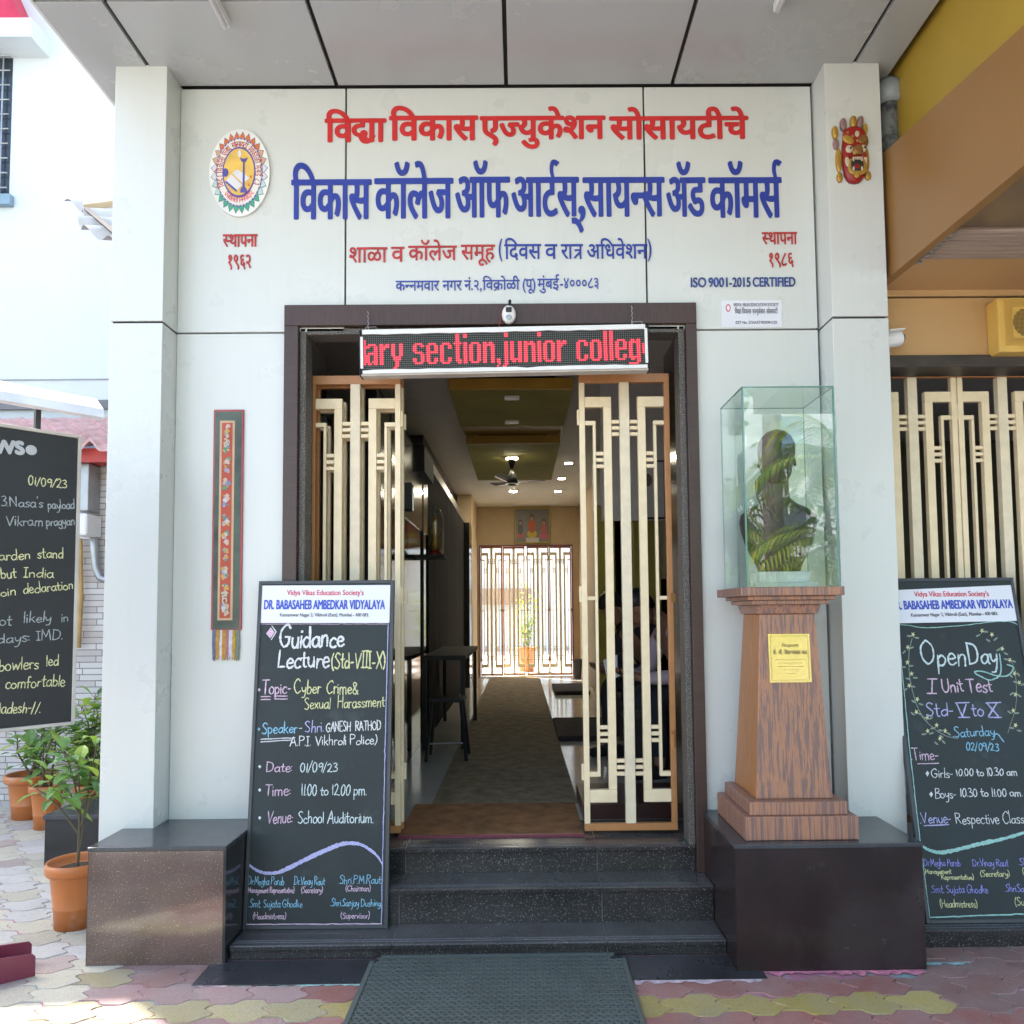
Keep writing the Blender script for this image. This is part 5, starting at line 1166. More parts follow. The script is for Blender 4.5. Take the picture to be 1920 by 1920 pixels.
def plant(name, label, loc, r, h, stems, nleaf, L, wd, lm, seed, group='orange plastic pots with plants', droop=.3, spread=.5, trunk=0):
    t = thing(name, label, 'potted plant', loc, group=group); pot_mesh(t, r, h); rg_ = random.Random(seed)
    sm = MB(); lf = [MB() for _ in lm]
    for (tx, ty, tz, b0) in stems:
        p0 = Vector((rg_.uniform(-.25, .25) * r, rg_.uniform(-.25, .25) * r, h * .88)); p3 = Vector((tx, ty, h + tz)); mid = p0.lerp(p3, .5) + Vector((rg_.uniform(-.04, .04), rg_.uniform(-.04, .04), .02))
        pts = [p0, p0.lerp(mid, .5), mid, mid.lerp(p3, .5) + Vector((rg_.uniform(-.02, .02), 0, .01)), p3]
        if not trunk: sm.tube(pts, [.009, .0075, .006, .0045, .003], 6)
        if trunk: tp = Vector((.004, 0, h * .88 + trunk * rg_.uniform(.35, 1.7))); pts = [Vector((0, 0, h * .88)), tp, tp.lerp(p3, .35) + Vector((0, 0, .03)), tp.lerp(p3, .7) + Vector((0, 0, .03)), p3]; sm.tube(pts, [.0065, .006, .005, .004, .003], 6)
        for k in range(nleaf):
            t_ = b0 + (1 - b0) * (k + rg_.random()) / nleaf; i = min(3, int(t_ * 4)); p = pts[i].lerp(pts[i + 1], t_ * 4 - i)
            a = k * 2.4 + rg_.uniform(-.4, .4); el = rg_.uniform(-.1, .75) + .35 * (t_ > .9); d = Vector((math.cos(a) * math.cos(el), math.sin(a) * math.cos(el), math.sin(el)))
            p2 = p + d * rg_.uniform(.01, .05) * spread * 2; sm.tube([p, p2], .0018, 4)
            s_ = rg_.uniform(.65, 1.15); leaf(lf[0 if rg_.random() < .62 else rg_.randrange(len(lm))], p2, d, Vector((0, 0, 1)), L * s_, wd * s_, rg_.uniform(.05, droop * 1.6))
    mk('stem', sm, STEM, t, local=True)
    for mb, m_ in zip(lf, lm):
        if mb.v: mk('foliage', mb, m_, t, local=True)
    return t
b0_ = WZ(116, 1752, 0)
plant('potted_plant', 'orange pot with a tall leafy sapling beside the brown granite block', (b0_.x, b0_.y + .13, 0), .150, .335, [(-.01, 0, .50, .45), (-.15, -.03, .46, .4), (.14, -.02, .40, .4), (-.26, .02, .38, .55), (.06, .05, .60, .6), (-.05, -.08, .34, .5), (.16, .06, .52, .5), (-.10, .02, .56, .5)], 8, .135, .066, [LEAFA, LEAFB], 2, droop=.4, trunk=.20)
q = WZ(33, 1541, 0)
plant('potted_plant', 'orange pot with a small leafy shrub below the news board at the left edge', (q.x, q.y + .16, 0), .19, .35, [(-.08, 0, .46, .2), (.12, 0, .42, .2), (0, .1, .50, .2), (-.18, .05, .34, .2), (.2, .05, .40, .2), (.05, -.1, .30, .15)], 22, .11, .062, [LEAFA, LEAFB], 5, spread=.8)
# dark granite ledge beside the building
lg = thing('granite_ledge', 'low dark granite ledge behind the left pillar, in front of flower pots', 'plinth', (-2.6, 5.6, 0))
c0 = WZ(82, 1624, 0); zt_ = W(108, 1528, c0.y).z
mk('body', MB().box(c0.x, -2.0, c0.y, c0.y + .56, 0, zt_ - .03), GBLK2, lg, bevel=.003); mk('top', MB().box(c0.x - .01, -2.0, c0.y - .01, c0.y + .56, zt_ - .0295, zt_), GTOP, lg, bevel=.004)
plant('potted_plant', 'smaller orange pot behind the granite ledge, half hidden by the sapling in front', (-3.67, 6.1, 0), .125, .33, [(-.04, 0, .45, .2), (.1, 0, .5, .2), (.02, .05, .6, .2), (-.15, 0, .3, .2)], 16, .15, .065, [LEAFA, LEAFB], 7)
plant('potted_plant', 'orange pot with a bushy bright plant behind the ledge, beside the left pillar', (-3.32, 6.15, 0), .16, .33, [(-.16, 0, .45, .1), (.0, 0, .55, .1), (-.08, .1, .66, .15), (.1, 0, .5, .1), (-.28, -.05, .30, .1), (.02, -.12, .40, .1), (-.10, -.05, .6, .3), (.08, .1, .74, .3), (-.22, .05, .5, .2), (-.12, -.1, .36, .1)], 30, .15, .058, [LEAFB, LEAFA, LEAFD], 9, spread=.7)
q = W(60, 1400, 6.3)
# chalk powder swept along the foot of the block and the slab edge
pw_m = {k: mat('powder_' + k, c, .95, var=.4, vs=30) for k, c in dict(pink=(.60, .20, .27), pale=(.52, .42, .45), mint=(.30, .50, .48)).items()}
rp_ = random.Random(14)
def powder(x0, x1, y0, w_, col, seed):
    r = random.Random(seed); n = max(6, int((x1 - x0) / .02)); a = []; b = []
    for i in range(n + 1):
        x = x0 + (x1 - x0) * i / n; a.append((x, y0 - w_ * r.uniform(.15, 1.), .0016)); b.append((x, y0, .0016))
    mb = MB(); mb.add(a + b, [(i, i + 1, n + 2 + i, n + 1 + i) for i in range(n)])
    mk('chalk_powder', mb, pw_m[col], kind='stuff', label='coloured chalk powder swept along the foot of the granite', cat='powder', group='chalk powder on the paving')
powder(.70, 1.80, 3.572, .055, 'pink', 1); powder(.49, 1.05, 3.502, .040, 'pale', 2); powder(-1.30, -.70, 3.502, .018, 'mint', 3); powder(-1.46, -1.0, 3.502, .014, 'pale', 4); powder(1.80, 2.05, 3.64, .03, 'mint', 5)
# ------------------------------------------------------------------ left neighbour: low tiled annexe and tall white building
an = thing('tiled_annexe', 'low annexe with pink roof tiles and pale stone strip cladding left of the entrance', 'building', (-4.2, 7.2, 0))
cm, cnt, cp = nmat('stone_strip_cladding'); cp.inputs['Roughness'].default_value = .75
v = coords(cnt); mpn = cnt.nodes.new('ShaderNodeMapping'); mpn.inputs['Rotation'].default_value = (R(90), 0, 0); cnt.links.new(v, mpn.inputs[0])
bk = cnt.nodes.new('ShaderNodeTexBrick'); cnt.links.new(mpn.outputs[0], bk.inputs[0])
bk.inputs['Color1'].default_value = (.62, .60, .56, 1); bk.inputs['Color2'].default_value = (.46, .42, .38, 1); bk.inputs['Mortar'].default_value = (.22, .19, .17, 1)
bk.inputs['Scale'].default_value = 1; bk.inputs['Mortar Size'].default_value = .004; bk.inputs['Brick Width'].default_value = .34; bk.inputs['Row Height'].default_value = .048; bk.offset = .37; bk.squash = .7; bk.squash_frequency = 3
n1 = noise(cnt, v, 4.5, 4); cc = mixc(cnt, ramp(cnt, n1, [(.55, (0, 0, 0)), (.72, (.55, .55, .55))]), bk.outputs[0], (.42, .30, .23)); cnt.links.new(cc, cp.inputs['Base Color'])
AY = 7.0
mk('clad_wall', MB().box(-8, -2.3, AY, AY + .2, 0, 3.0), cm, an)
zr = W(180, 838, AY - .35).z; zf = W(180, 866, AY - .3).z
mk('red_fascia', MB().box(-8, -2.25, AY - .30, AY - .26, zf, zr), REDP, an)
mk('soffit_board', MB().box(-8, -2.25, AY - .26, AY, zf + .02, zf + .05), REDP, an)
def tiles():
    mb = MB(); p = .24; n = 8; x = -8; y0, z0, y1, z1 = AY - .42, zr - .02, AY + 1.25, zr + .62
    rows = 5
    for rr_ in range(rows):
        ya, za = y0 + (y1 - y0) * rr_ / rows, z0 + (z1 - z0) * rr_ / rows + .03; yb, zb = y0 + (y1 - y0) * (rr_ + 1.12) / rows, z0 + (z1 - z0) * (rr_ + 1.12) / rows
        cols = int(5.8 / p * n); a = []; b = []; c = []
        for i in range(cols + 1):
            xx = -8 + i * p / n; h_ = .045 * math.cos(2 * math.pi * i / n) + .012 * math.cos(4 * math.pi * i / n); a.append((xx, ya, za + h_)); b.append((xx, yb, zb + h_)); c.append((xx, ya + .005, za + h_ - .03))
        m_ = len(a); mb.add(a + b + c, [(i, i + 1, m_ + i + 1, m_ + i) for i in range(cols)] + [(2 * m_ + i, 2 * m_ + i + 1, i + 1, i) for i in range(cols)])
    mk('tile_roof', mb, TILE, an)
tiles()
mb_x = W(150, 950, AY - .1)
mk('meter_box', MB().box(W(141, 900, AY - .2).x, W(166, 900, AY - .2).x, AY - .2, AY - .001, W(150, 958, AY - .2).z, W(150, 868, AY - .2).z), GREYM, an, bevel=.01)
mk('meter_box', MB().box(W(138, 980, AY - .25).x, W(163, 980, AY - .25).x, AY - .25, AY - .001, W(150, 1004, AY - .25).z, W(150, 962, AY - .25).z), WHITE, an, bevel=.02)
w0 = lambda x, y_: W(x, y_, AY - .06)
mk('waste_pipe', MB().tube([w0(176, 985), w0(177, 1030), w0(180, 1065), w0(188, 1083), w0(200, 1088), w0(215, 1080)], .035, 10), GREYM, an, smooth=True)
mk('rusty_pipe', MB().tube([w0(150, 1010), w0(152, 1120), w0(147, 1215)], .022, 8), mat('rust_ochre', (.42, .27, .10), .8, var=.3), an)

wb = thing('white_building', 'tall white painted building behind the annexe with a barred window and red beam', 'building', (-5, 8.6, 0)); BY = 8.6
nx = -1.60 - 5.48 * .52 / .45; nz = (BY - 3.30) * .73 / .45  # unseen wall top: notch added for a sun patch, height set to shade paving
mk('wall', MB().box(-30, nx - .82, BY, BY + .3, 0, 10.7), SHELL, wb); mk('wall', MB().hexa([(nx - .8199, BY, 0), (nx + .2199, BY, 0), (nx + .2199, BY + .3, 0), (nx - .8199, BY + .3, 0)], [(nx - .8199, BY, nz + .1), (nx + .2199, BY, nz - .12), (nx + .2199, BY + .3, nz - .12), (nx - .8199, BY + .3, nz + .1)]), SHELL, wb); mk('wall', MB().box(nx + .22, -1.9, BY, BY + .3, 0, 10.7), SHELL, wb)
zl = W(100, 711, BY).z; mk('ledge_line', MB().box(-14, -1.9, BY - .012, BY - .0005, zl - .012, zl), mat('ledge_grey', (.32, .34, .33), .8), wb)
zl2 = W(200, 752, BY).z; mk('roof_flashing', MB().box(-14, -1.9, BY - .05, BY - .013, zl2 - .10, zl2), mat('wet_cement', (.2, .2, .2), .9), wb)
wx1, wz0, wz1 = W(18, 300, BY - .01).x, W(0, 370, BY).z, W(0, 66, BY).z
mk('window_opening', MB().box(wx1 - 1.6, wx1, BY - .004, BY - .0005, wz0, wz1), mat('window_dark', (.03, .04, .05), .15), wb)
mk('window_head', MB().box(wx1 - 1.7, wx1 + .06, BY - .03, BY - .0045, wz1 - .18, wz1 + .04), mat('blue_grey_paint', (.20, .30, .36), .7), wb)
mk('window_head', MB().box(wx1 - 1.7, wx1 + .06, BY - .08, BY - .0045, wz0 - .12, wz0), mat('blue_grey_paint', (.20, .30, .36), .7), wb)
bars = MB()
for i in range(10): z = wz0 + (wz1 - wz0 - .2) * (i + .5) / 10; bars.tube([(wx1 - 1.6, BY - .05, z), (wx1, BY - .05, z)], .008, 6)
for i in range(6): x = wx1 - .08 - i * .3; bars.tube([(x, BY - .045, wz0), (x, BY - .045, wz1 - .2)], .010, 6)
mk('window_grille', bars, GREYM, wb)
rx, rz = W(40, 34, BY - .3).x, W(0, 38, BY - .3).z
mk('red_beam', MB().prism([(rx - .9, rz), (rx, rz + .02), (rx - .35, rz + .8), (rx - .9, rz + .8)], 1, BY - .3, BY - .001), mat('red_trim', (.50, .02, .06), .6), wb)
mk('white_band', MB().box(rx - .9, rx + .14, BY - .34, BY - .0005, rz - .22, rz - .002), SHELL, wb)
# corrugated awning sheet
aw = thing('corrugated_awning', 'grey corrugated sheet awning on a cream purlin behind the left pillar', 'awning', (-3, 5.9, 4.2))
A_, B_ = W(120, 377, 6.4), W(222, 476, 5.5); Cx = Vector((2.4, .35, .05))
mb = MB(); n = 60; a = []; b = []; dn = (B_ - A_).normalized()
nrm = dn.cross(Cx).normalized()
for i in range(n + 1):
    t = i / n; p = A_.lerp(B_, t) + nrm * .035 * math.sin(t * 2 * math.pi * 5.5) + Cx * .03 * math.sin(t * 9); a.append(p); b.append(p + Cx)
mb.add(a + b, [(i, i + 1, n + 2 + i, n + 1 + i) for i in range(n)])
mk('sheet', mb, mat('asbestos_sheet', (.45, .44, .42), .8, var=.15), aw, smooth=True)
p0, p1 = W(158, 388, 6.22), W(230, 378, 6.30); mk('purlin', MB().tube([p0, p1, p1 + Vector((1, 0, 0))], .035, 4), mat('cream_purlin', (.5, .40, .26), .7), aw)
p0, p1 = W(162, 392, 6.18), W(226, 446, 5.62); mk('rafter', MB().tube([p0, p1], .022, 4), DKMET, aw)

# ------------------------------------------------------------------ right neighbour
rb = thing('orange_building', 'orange panelled building at the right with brown canopy, roller shutter and gate opening', 'building', (3.4, YW, 0))
Y2 = 4.25; X2 = 1.982
zj = W(1800, 557, Y2).z; zl0 = W(1800, 690, Y2).z; zl1 = W(1800, 668, Y2).z
mk('wall_panel', MB().box(X2, 6, Y2, Y2 + .1, zl1 + .004, zj - .006), ORW, rb); mk('wall_panel', MB().box(X2, 6, Y2, Y2 + .1, zj + .006, 4.2), ORW, rb)
mk('panel_backing', MB().box(X2, 6, Y2 + .02, Y2 + .14, zl1, 4.2), SEAM, rb)
mk('stone_lintel', MB().box(X2, 6, Y2 - .03, Y2 + .16, zl0, zl1), mat('chipped_lintel', (.045, .036, .03), .5, var=.4, vs=9, dirt=((.5, .48, .44), 22, .73)), rb, bevel=.006)
mk('jamb', MB().box(5.6, 6, Y2, Y2 + .3, 0, zl0), ORW, rb)
# canopy: brown side fascia, yellow upper side, metal soffit with rolled shutter
xs0 = 2.005
c_b, f_b = WX(1655, 530, xs0), WX(1920, 310, xs0); c_t, f_t = WX(1650, 292, xs0), WX(1920, 46, xs0)
def ext(a, b, y): t = (y - a.y) / (b.y - a.y); return a + (b - a) * t
yb_, yf_ = Y2 - .001, .9  # out-of-view front of the canopy lengthened to block sky from the right
pb0, pb1, pt0, pt1 = ext(c_b, f_b, yb_), ext(c_b, f_b, yf_), ext(c_t, f_t, yb_), ext(c_t, f_t, yf_)
mk('canopy_side', MB().prism([(yb_, pb0.z), (yf_, pb1.z), (yf_, pt1.z), (yb_, pt0.z)], 0, xs0, xs0 + .05), BRW, rb, bevel=.002)
mk('canopy_front', MB().box(xs0 + .051, 6, yf_, yf_ + .05, pb1.z, pt1.z), BRW, rb)
mk('upper_side', MB().box(2.12, 6, yf_ + .6, Y2 + .1, 3.98, 7.5), YEL, rb)
mk('canopy_top', MB().box(xs0 + .051, 6, yf_ + .051, Y2 - .001, 3.90, 3.96), YEL, rb)
zs = pb0.z + .004
mk('canopy_soffit', MB().hexa([(xs0 + .051, yf_ + .051, pb1.z + .012), (6, yf_ + .051, pb1.z + .012), (6, 3.53, zs), (xs0 + .051, 3.53, zs)], [(xs0 + .051, yf_ + .051, pb1.z + .03), (6, yf_ + .051, pb1.z + .03), (6, 3.53, zs + .02), (xs0 + .051, 3.53, zs + .02)]), mat('soffit_brown', (.20, .145, .095), .3, .3), rb)
mb = MB()
for i in range(7):
    y_ = 3.56 + i * .042; mb.tube([(xs0 + .06, y_, zs - .004), (6, y_, zs - .004)], .020, 10)
mk('rolled_shutter', mb, BRMET, rb, smooth=True)
ed = MB()
for i in range(8): y_ = 3.545 + i * .042; ed.box(xs0 + .045, xs0 + .066, y_, y_ + .026, zs - .030, zs - .004)
mk('shutter_guide', ed, GREYM, rb)
mk('soffit_strip', MB().box(xs0 + .051, 6, 3.86, Y2 - .001, zs - .002, zs + .02), ORW, rb)
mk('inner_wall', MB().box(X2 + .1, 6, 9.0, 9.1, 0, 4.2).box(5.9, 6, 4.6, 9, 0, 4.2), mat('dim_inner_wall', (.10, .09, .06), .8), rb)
mk('inner_ceiling', MB().box(2.06, 6, Y2 + .17, 9.1, 3.6, 3.7), INTG, rb); mk('inner_floor', MB().box(2.06, 6, 4.6, 9.1, -.05, .10), FLOORT, rb)
sb = thing('side_step', 'dark grooved stone step under the open day chalkboard', 'step', (3, 3.9, 0))
prof = [(4.7, 0), (3.80, 0), (3.80, .050), (3.785, .056), (3.785, .08), (3.793, .086), (3.81, .086), (3.812, .082), (3.818, .082), (3.82, .086), (3.84, .086), (3.842, .082), (3.848, .082), (3.85, .086), (4.7, .086)]
mk('slab', MB().prism(prof, 0, 1.83, 6), GRAN, sb)
# gates of the right building
zg = W(1700, 701, 4.42).z - 2.6 + .03; xg = W(1797, 800, 4.42).x
l1 = leaf(0, 0, 0, True, 'cream gate leaf of the right building next to the white pillar') if False else dup(g0, (xg - .003, 4.42, zg), 0, (-1, 1, 1), 'cream gate leaf of the right building next to the white pillar')
dup(g0, (xg + .003, 4.42, zg), 0, (1, 1, 1), 'cream gate leaf of the right building under the yellow speaker box')
# speaker, camera, lamp, pipe
q0, q1 = W(1870, 558, Y2 - .11), W(1985, 659, Y2 - .11); sx0, sx1, sz0, sz1 = q0.x, q1.x, q1.z, q0.z
sp = thing('wall_speaker', 'square yellow wall loudspeaker with a round perforated grille', 'loudspeaker', ((sx0 + sx1) / 2, Y2, sz0)); ys_ = Y2 - .11
mk('cabinet', frus((sx0, sx1, ys_, Y2 - .001), (sx0, sx1, ys_, Y2 - .001), sz0, sz1), SPKY, sp, bevel=.008)
cxs, czs = (sx0 + sx1) / 2, (sz0 + sz1) / 2 + .012
mb = MB()
for i in range(7):
    h_ = .128 - i * .006; y_ = ys_ - .002 - i * .0012; a = h_; b = h_ - .0032
    for (x0, x1, z0, z1) in ((-a, a, a - .0032, a), (-a, a, -a, -a + .0032), (-a, -b, -b, b), (b, a, -b, b)): mb.box(cxs + x0, cxs + x1, y_ - .003, ys_ + .001, czs + z0, czs + z1)
mk('grille_rings', mb, SPKY, sp)
ho = MB()
for i in range(-12, 13):
    for j in range(-12, 13):
        if i * i + j * j < 130 and not (abs(i) < 2 and abs(j) < 3): ho.box(cxs + i * .0072 - .0024, cxs + i * .0072 + .0024, ys_ - .0022, ys_ - .0005, czs + j * .0072 - .0024, czs + j * .0072 + .0024)
mk('grille_holes', ho, mat('hole_dark', (.10, .06, .02), .8), sp)
mk('badge', MB().box(cxs - .012, cxs + .012, ys_ - .012, ys_ - .001, czs - .016, czs + .016), IVORY, sp); mk('badge', MB().box(cxs - .026, cxs + .014, ys_ - .003, ys_ - .001, sz0 + .018, sz0 + .036), PAPER, sp)
mb = MB(); print_text(mb, 'AHUJA', wallM(Vector((cxs - .022, ys_ - .0042, sz0 + .022))), .032, .009, .0004); mk('badge_print', mb, INKK, sp)
c = W(1676, 636, 4.15); cv = thing('security_camera', 'small white bullet camera on the orange wall beside the right pillar', 'camera', (c.x, 4.2, c.z))
rot = Matrix.Translation(c) @ Matrix.Rotation(R(-12), 4, 'Y') @ Matrix.Rotation(R(20), 4, 'Z')
mk('body', MB().tube([Vector((-.09, .03, 0)), Vector((.045, 0, 0))], .040, 20).xf(rot), WHITE, cv, smooth=False, bevel=.004); mk('hood', MB().box(-.06, .056, -.043, .043, .036, .044).xf(rot), WHITE, cv, bevel=.003); mk('lens', MB().tube([Vector((.0455, 0, 0)), Vector((.050, 0, 0))], .032, 18).xf(rot), DKMET, cv)
mk('bracket', MB().tube([rot @ Vector((-.03, .01, .0)), Vector((c.x - .02, Y2, c.z + .03))], .009, 8), WHITE, cv)
c = W(1916, 525, 4.22); lm_ = thing('bulkhead_lamp', 'white oval lamp on the orange wall above the speaker', 'lamp', (c.x, 4.2, c.z - .05)); mk('diffuser', MB().lathe([(0, -.01), (.05, -.01), (.048, .01), (.03, .026), (0, .032)], (0, 0, 0), 24, 0, 1.3, .7).xf(Matrix.Translation((c.x + .02, Y2 - .004, c.z)) @ Matrix.Rotation(R(90), 4, 'X')), mat('opal', (.8, .78, .72), .3), lm_, smooth=True)
dp = thing('drain_pipe', 'grey drain pipe joint in rough cement between the white pillar and the yellow wall', 'pipe', (2.08, 4.15, 3.9))
px_ = W(1668, 180, 4.15).x
mk('pipe', MB().tube([(px_, 4.17, 3.85), (px_, 4.17, 4.58)], .055, 16), mat('stained_pvc', (.18, .19, .19), .5, var=.6, vs=6, dirt=((.02, .025, .035), 8, .5)), dp, smooth=True)
mk('collar', MB().tube([(px_ + .004, 4.165, W(1670, 195, 4.15).z), (px_ + .004, 4.165, W(1670, 158, 4.15).z)], .075, 18), mat('grey_pvc', (.30, .34, .36), .35, dirt=((.6, .6, .58), 5, .62)), dp, smooth=True)
mb = MB(); r_ = random.Random(8); rings = []
for i in range(10): z = 3.80 + i * .07; rings.append([Vector((px_ + .03 + (.075 + r_.uniform(-.02, .02)) * math.cos(a), 4.24 + (.05 + r_.uniform(-.01, .01)) * math.sin(a), z)) for a in [2 * math.pi * k / 10 for k in range(10)]])
mk('cement', mb.loft(rings), mat('mouldy_cement', (.13, .125, .10), .95, var=.7, vs=14, bmp=.8, bs=40), dp)

# ------------------------------------------------------------------ interior things
def nm(n, l, c, p, g=None): return thing(n, l, c, p, group=g)
cr = nm('carpet_runner', 'long olive brown carpet runner down the middle of the corridor', 'carpet', (-.1, 10, fl)); mk('pile', MB().box(-.585, .365, 5.12, 15.0, fl, fl + .008), RUNNER, cr)
dm = nm('coir_doormat', 'reddish brown coir doormat just inside the threshold', 'doormat', (-.16, 4.8, fl)); mk('pile', MB().box(-.69, .345, 4.40, 5.10, fl, fl + .014), DOORMAT, dm, bevel=.004)
mk('edge_binding', MB().box(-.69, .345, 4.380, 4.399, fl, fl + .013), MAROON, dm)
fm = nm('floor_mat', 'dark brown floor mat at the right of the runner, the nearer one', 'floor mat', (.8, 8.2, fl), 'dark mats beside the runner'); q = WZ(1017, 1328, fl); mk('pile', MB().box(.36, 1.35, 7.55, 8.9, fl, fl + .05), DKMAT, fm, bevel=.015)
fm = nm('floor_mat', 'dark brown floor mat at the right of the runner, the farther one', 'floor mat', (.9, 12.5, fl), 'dark mats beside the runner'); mk('pile', MB().box(.52, 1.05, 11.7, 13.0, fl, fl + .06), DKMAT, fm, bevel=.015)
# ceiling fan
fx, fy, fz = W(960, 905, 9.3).x, 9.3, W(960, 905, 9.3).z
fn = nm('ceiling_fan', 'dark ceiling fan with three silver edged blades hanging in the corridor', 'fan', (fx, fy, fz))
mk('rod', MB().tube([(fx, fy, fz + .08), (fx, fy, 3.50)], .012, 8), DKMET, fn); mk('canopy', MB().lathe([(.02, .17), (.045, .26), (.05, .285), (0, .29)], (fx, fy, fz), 16), DKMET, fn, smooth=True)
mk('motor', MB().lathe([(0, -.035), (.05, -.03), (.075, 0), (.065, .04), (.04, .10), (.015, .15), (0, .15)], (fx, fy, fz), 24), DKMET, fn, smooth=True); mk('trim_ring', MB().lathe([(.05, -.012), (.080, -.008), (.080, .004), (.05, .006)], (fx, fy, fz - .012), 24), STEEL, fn)
for k in range(3):
    a = R(8 + 120 * k); M_ = Matrix.Translation((fx, fy, fz)) @ Matrix.Rotation(a, 4, 'Z') @ Matrix.Rotation(R(14), 4, 'X')
    bl_ = mk('blade', MB().hexa([(.07, -.03, .0), (.40, -.05, .03), (.40, .05, .03), (.07, .03, .0)], [(.07, -.03, .006), (.40, -.05, .036), (.40, .05, .036), (.07, .03, .006)]).xf(M_), DKMET, fn); mk('silver_edge', MB().hexa([(.07, -.034, .0), (.40, -.055, .03), (.40, -.03, .029), (.07, -.012, -.001)], [(.07, -.034, .008), (.40, -.055, .038), (.40, -.03, .037), (.07, -.012, .007)]).xf(M_ @ Matrix.Translation((0, -.002, -.001))), STEEL, bl_)
# ceiling lights
LON = emit('lit_lamp', (1, .90, .70), 110); LSOFT = emit('soft_lamp', (1, .93, .80), 12); LDIM = mat('unlit_diffuser', (.62, .62, .62), .4)
for i, (px, py, z, w_, d_, on_) in enumerate(((960, 745, 3.505, .065, .05, 0), (960, 790, 3.505, .065, .05, 0), (960, 858, 3.505, .075, .06, 1), (1066, 867, 3.715, .06, .06, 2), (1053, 896, 3.715, .06, .07, 2), (1046, 920, 3.715, .06, .07, 2), (962, 920, 3.715, .07, .07, 1))):
    p = WZ(px, py, z); t = nm('ceiling_light', ['square panel light near the front of the first green ceiling drop', 'square panel light at the back of the first green ceiling drop', 'lit square light above the ceiling fan', 'lit square light at the right of the corridor ceiling, nearest the entrance', 'square light at the right of the corridor ceiling, the middle one', 'square light at the right of the corridor ceiling, farthest from the entrance', 'square light in the corridor ceiling behind the fan'][i], 'ceiling light', (p.x, p.y, z - .02), 'square lights in the corridor ceiling')
    mk('frame', MB().box(p.x - w_, p.x + w_, p.y - d_, p.y + d_, z - .012, z), WHITE, t); mk('diffuser', MB().box(p.x - w_ * .8, p.x + w_ * .8, p.y - d_ * .8, p.y + d_ * .8, z - .016, z - .0122), (LDIM, LON, LSOFT)[on_], t)
# framed picture of three seated figures over the far gate
a, b = W(964, 950, FY - .05), W(1032, 1019, FY - .05)
pc = nm('framed_picture', 'framed picture of three seated figures above the far gate', 'picture', ((a.x + b.x) / 2, FY, b.z))
mk('frame', MB().box(a.x, b.x, FY - .05, FY - .002, b.z, a.z), mat('gilt_frame', (.36, .29, .06), .45), pc, bevel=.006); yy = FY - .0515
mk('picture_sheet', MB().box(a.x + .03, b.x - .03, yy, FY - .0505, b.z + .03, a.z - .05), mat('picture_grey', (.16, .16, .145), .4), pc)
W_ = b.x - a.x; H_ = a.z - b.z
for cx, sc_, robe, low, hy in ((.17, .8, (.10, .10, .08), (.42, .12, .12), .40), (.49, 1., (.50, .10, .02), (.55, .42, .04), .48), (.82, .85, (.42, .12, .10), (.50, .10, .16), .40)):
    def pe(name, ox, oz, rx, rz, c_, lay): mk(name, MB().prism([(a.x + (cx + ox) * W_ + rx * W_ * math.cos(t), b.z + (hy + oz) * H_ + rz * H_ * math.sin(t)) for t in [k * math.pi / 8 for k in range(16)]], 1, yy - .001 - lay * .001, yy - lay * .001), mat('painted_figure', c_, .5), pc)
    pe('painted_figure', 0, -.22 * sc_, .14 * sc_, .11 * sc_, low, 0); pe('painted_figure', 0, 0, .10 * sc_, .20 * sc_, robe, 1.1); pe('painted_figure', 0, .22 * sc_, .065 * sc_, .10 * sc_, (.10, .06, .04), 2.2); pe('painted_figure', 0, .19 * sc_, .045 * sc_, .06 * sc_, (.42, .22, .14), 3.3)
mk('offering_shelf', MB().box(a.x + .32 * W_, b.x - .32 * W_, yy - .005, yy - .001, b.z + .03, b.z + .12), mat('white_cloth', (.55, .53, .48), .8), pc)
# far gate leaves, the left pair swung slightly
for i, (x, mir, rz, lab) in enumerate(((-.775, False, -10, 'first leaf of the far corridor gate, hinged at the left wall'), (-.34, True, -4, 'second leaf of the far corridor gate, swung slightly open'), (.14, False, 0, 'third leaf of the far corridor gate, left of its centre post'), (.585, False, 0, 'last leaf of the far corridor gate, beside the right wall'))):
    l = dup(g0, (x + (.44 if mir else 0), FY + .05 + (.06 if i == 1 else 0), fl + .01), R(rz), (-.84 if mir else .84, 1, .985), lab)
mk('gate_surround', MB().box(-.798, -.78, FY - .03, FY + .12, fl, 2.955).box(1.03, 1.049, FY - .03, FY + .12, fl, 2.955).box(-.779, 1.029, FY - .03, FY + .12, 2.935, 2.955), MAROON, bld)
bn_ = nm('waste_bin', 'dark grey bin beside the far gate', 'bin', (1.09, 14.7, fl)); mk('bucket', MB().lathe([(.07, 0), (.09, .34), (.095, .34), (.095, .36), (.085, .36), (.07, .02)], (1.07, 14.6, fl), 18), mat('bin_grey', (.06, .06, .07), .5), bn_)
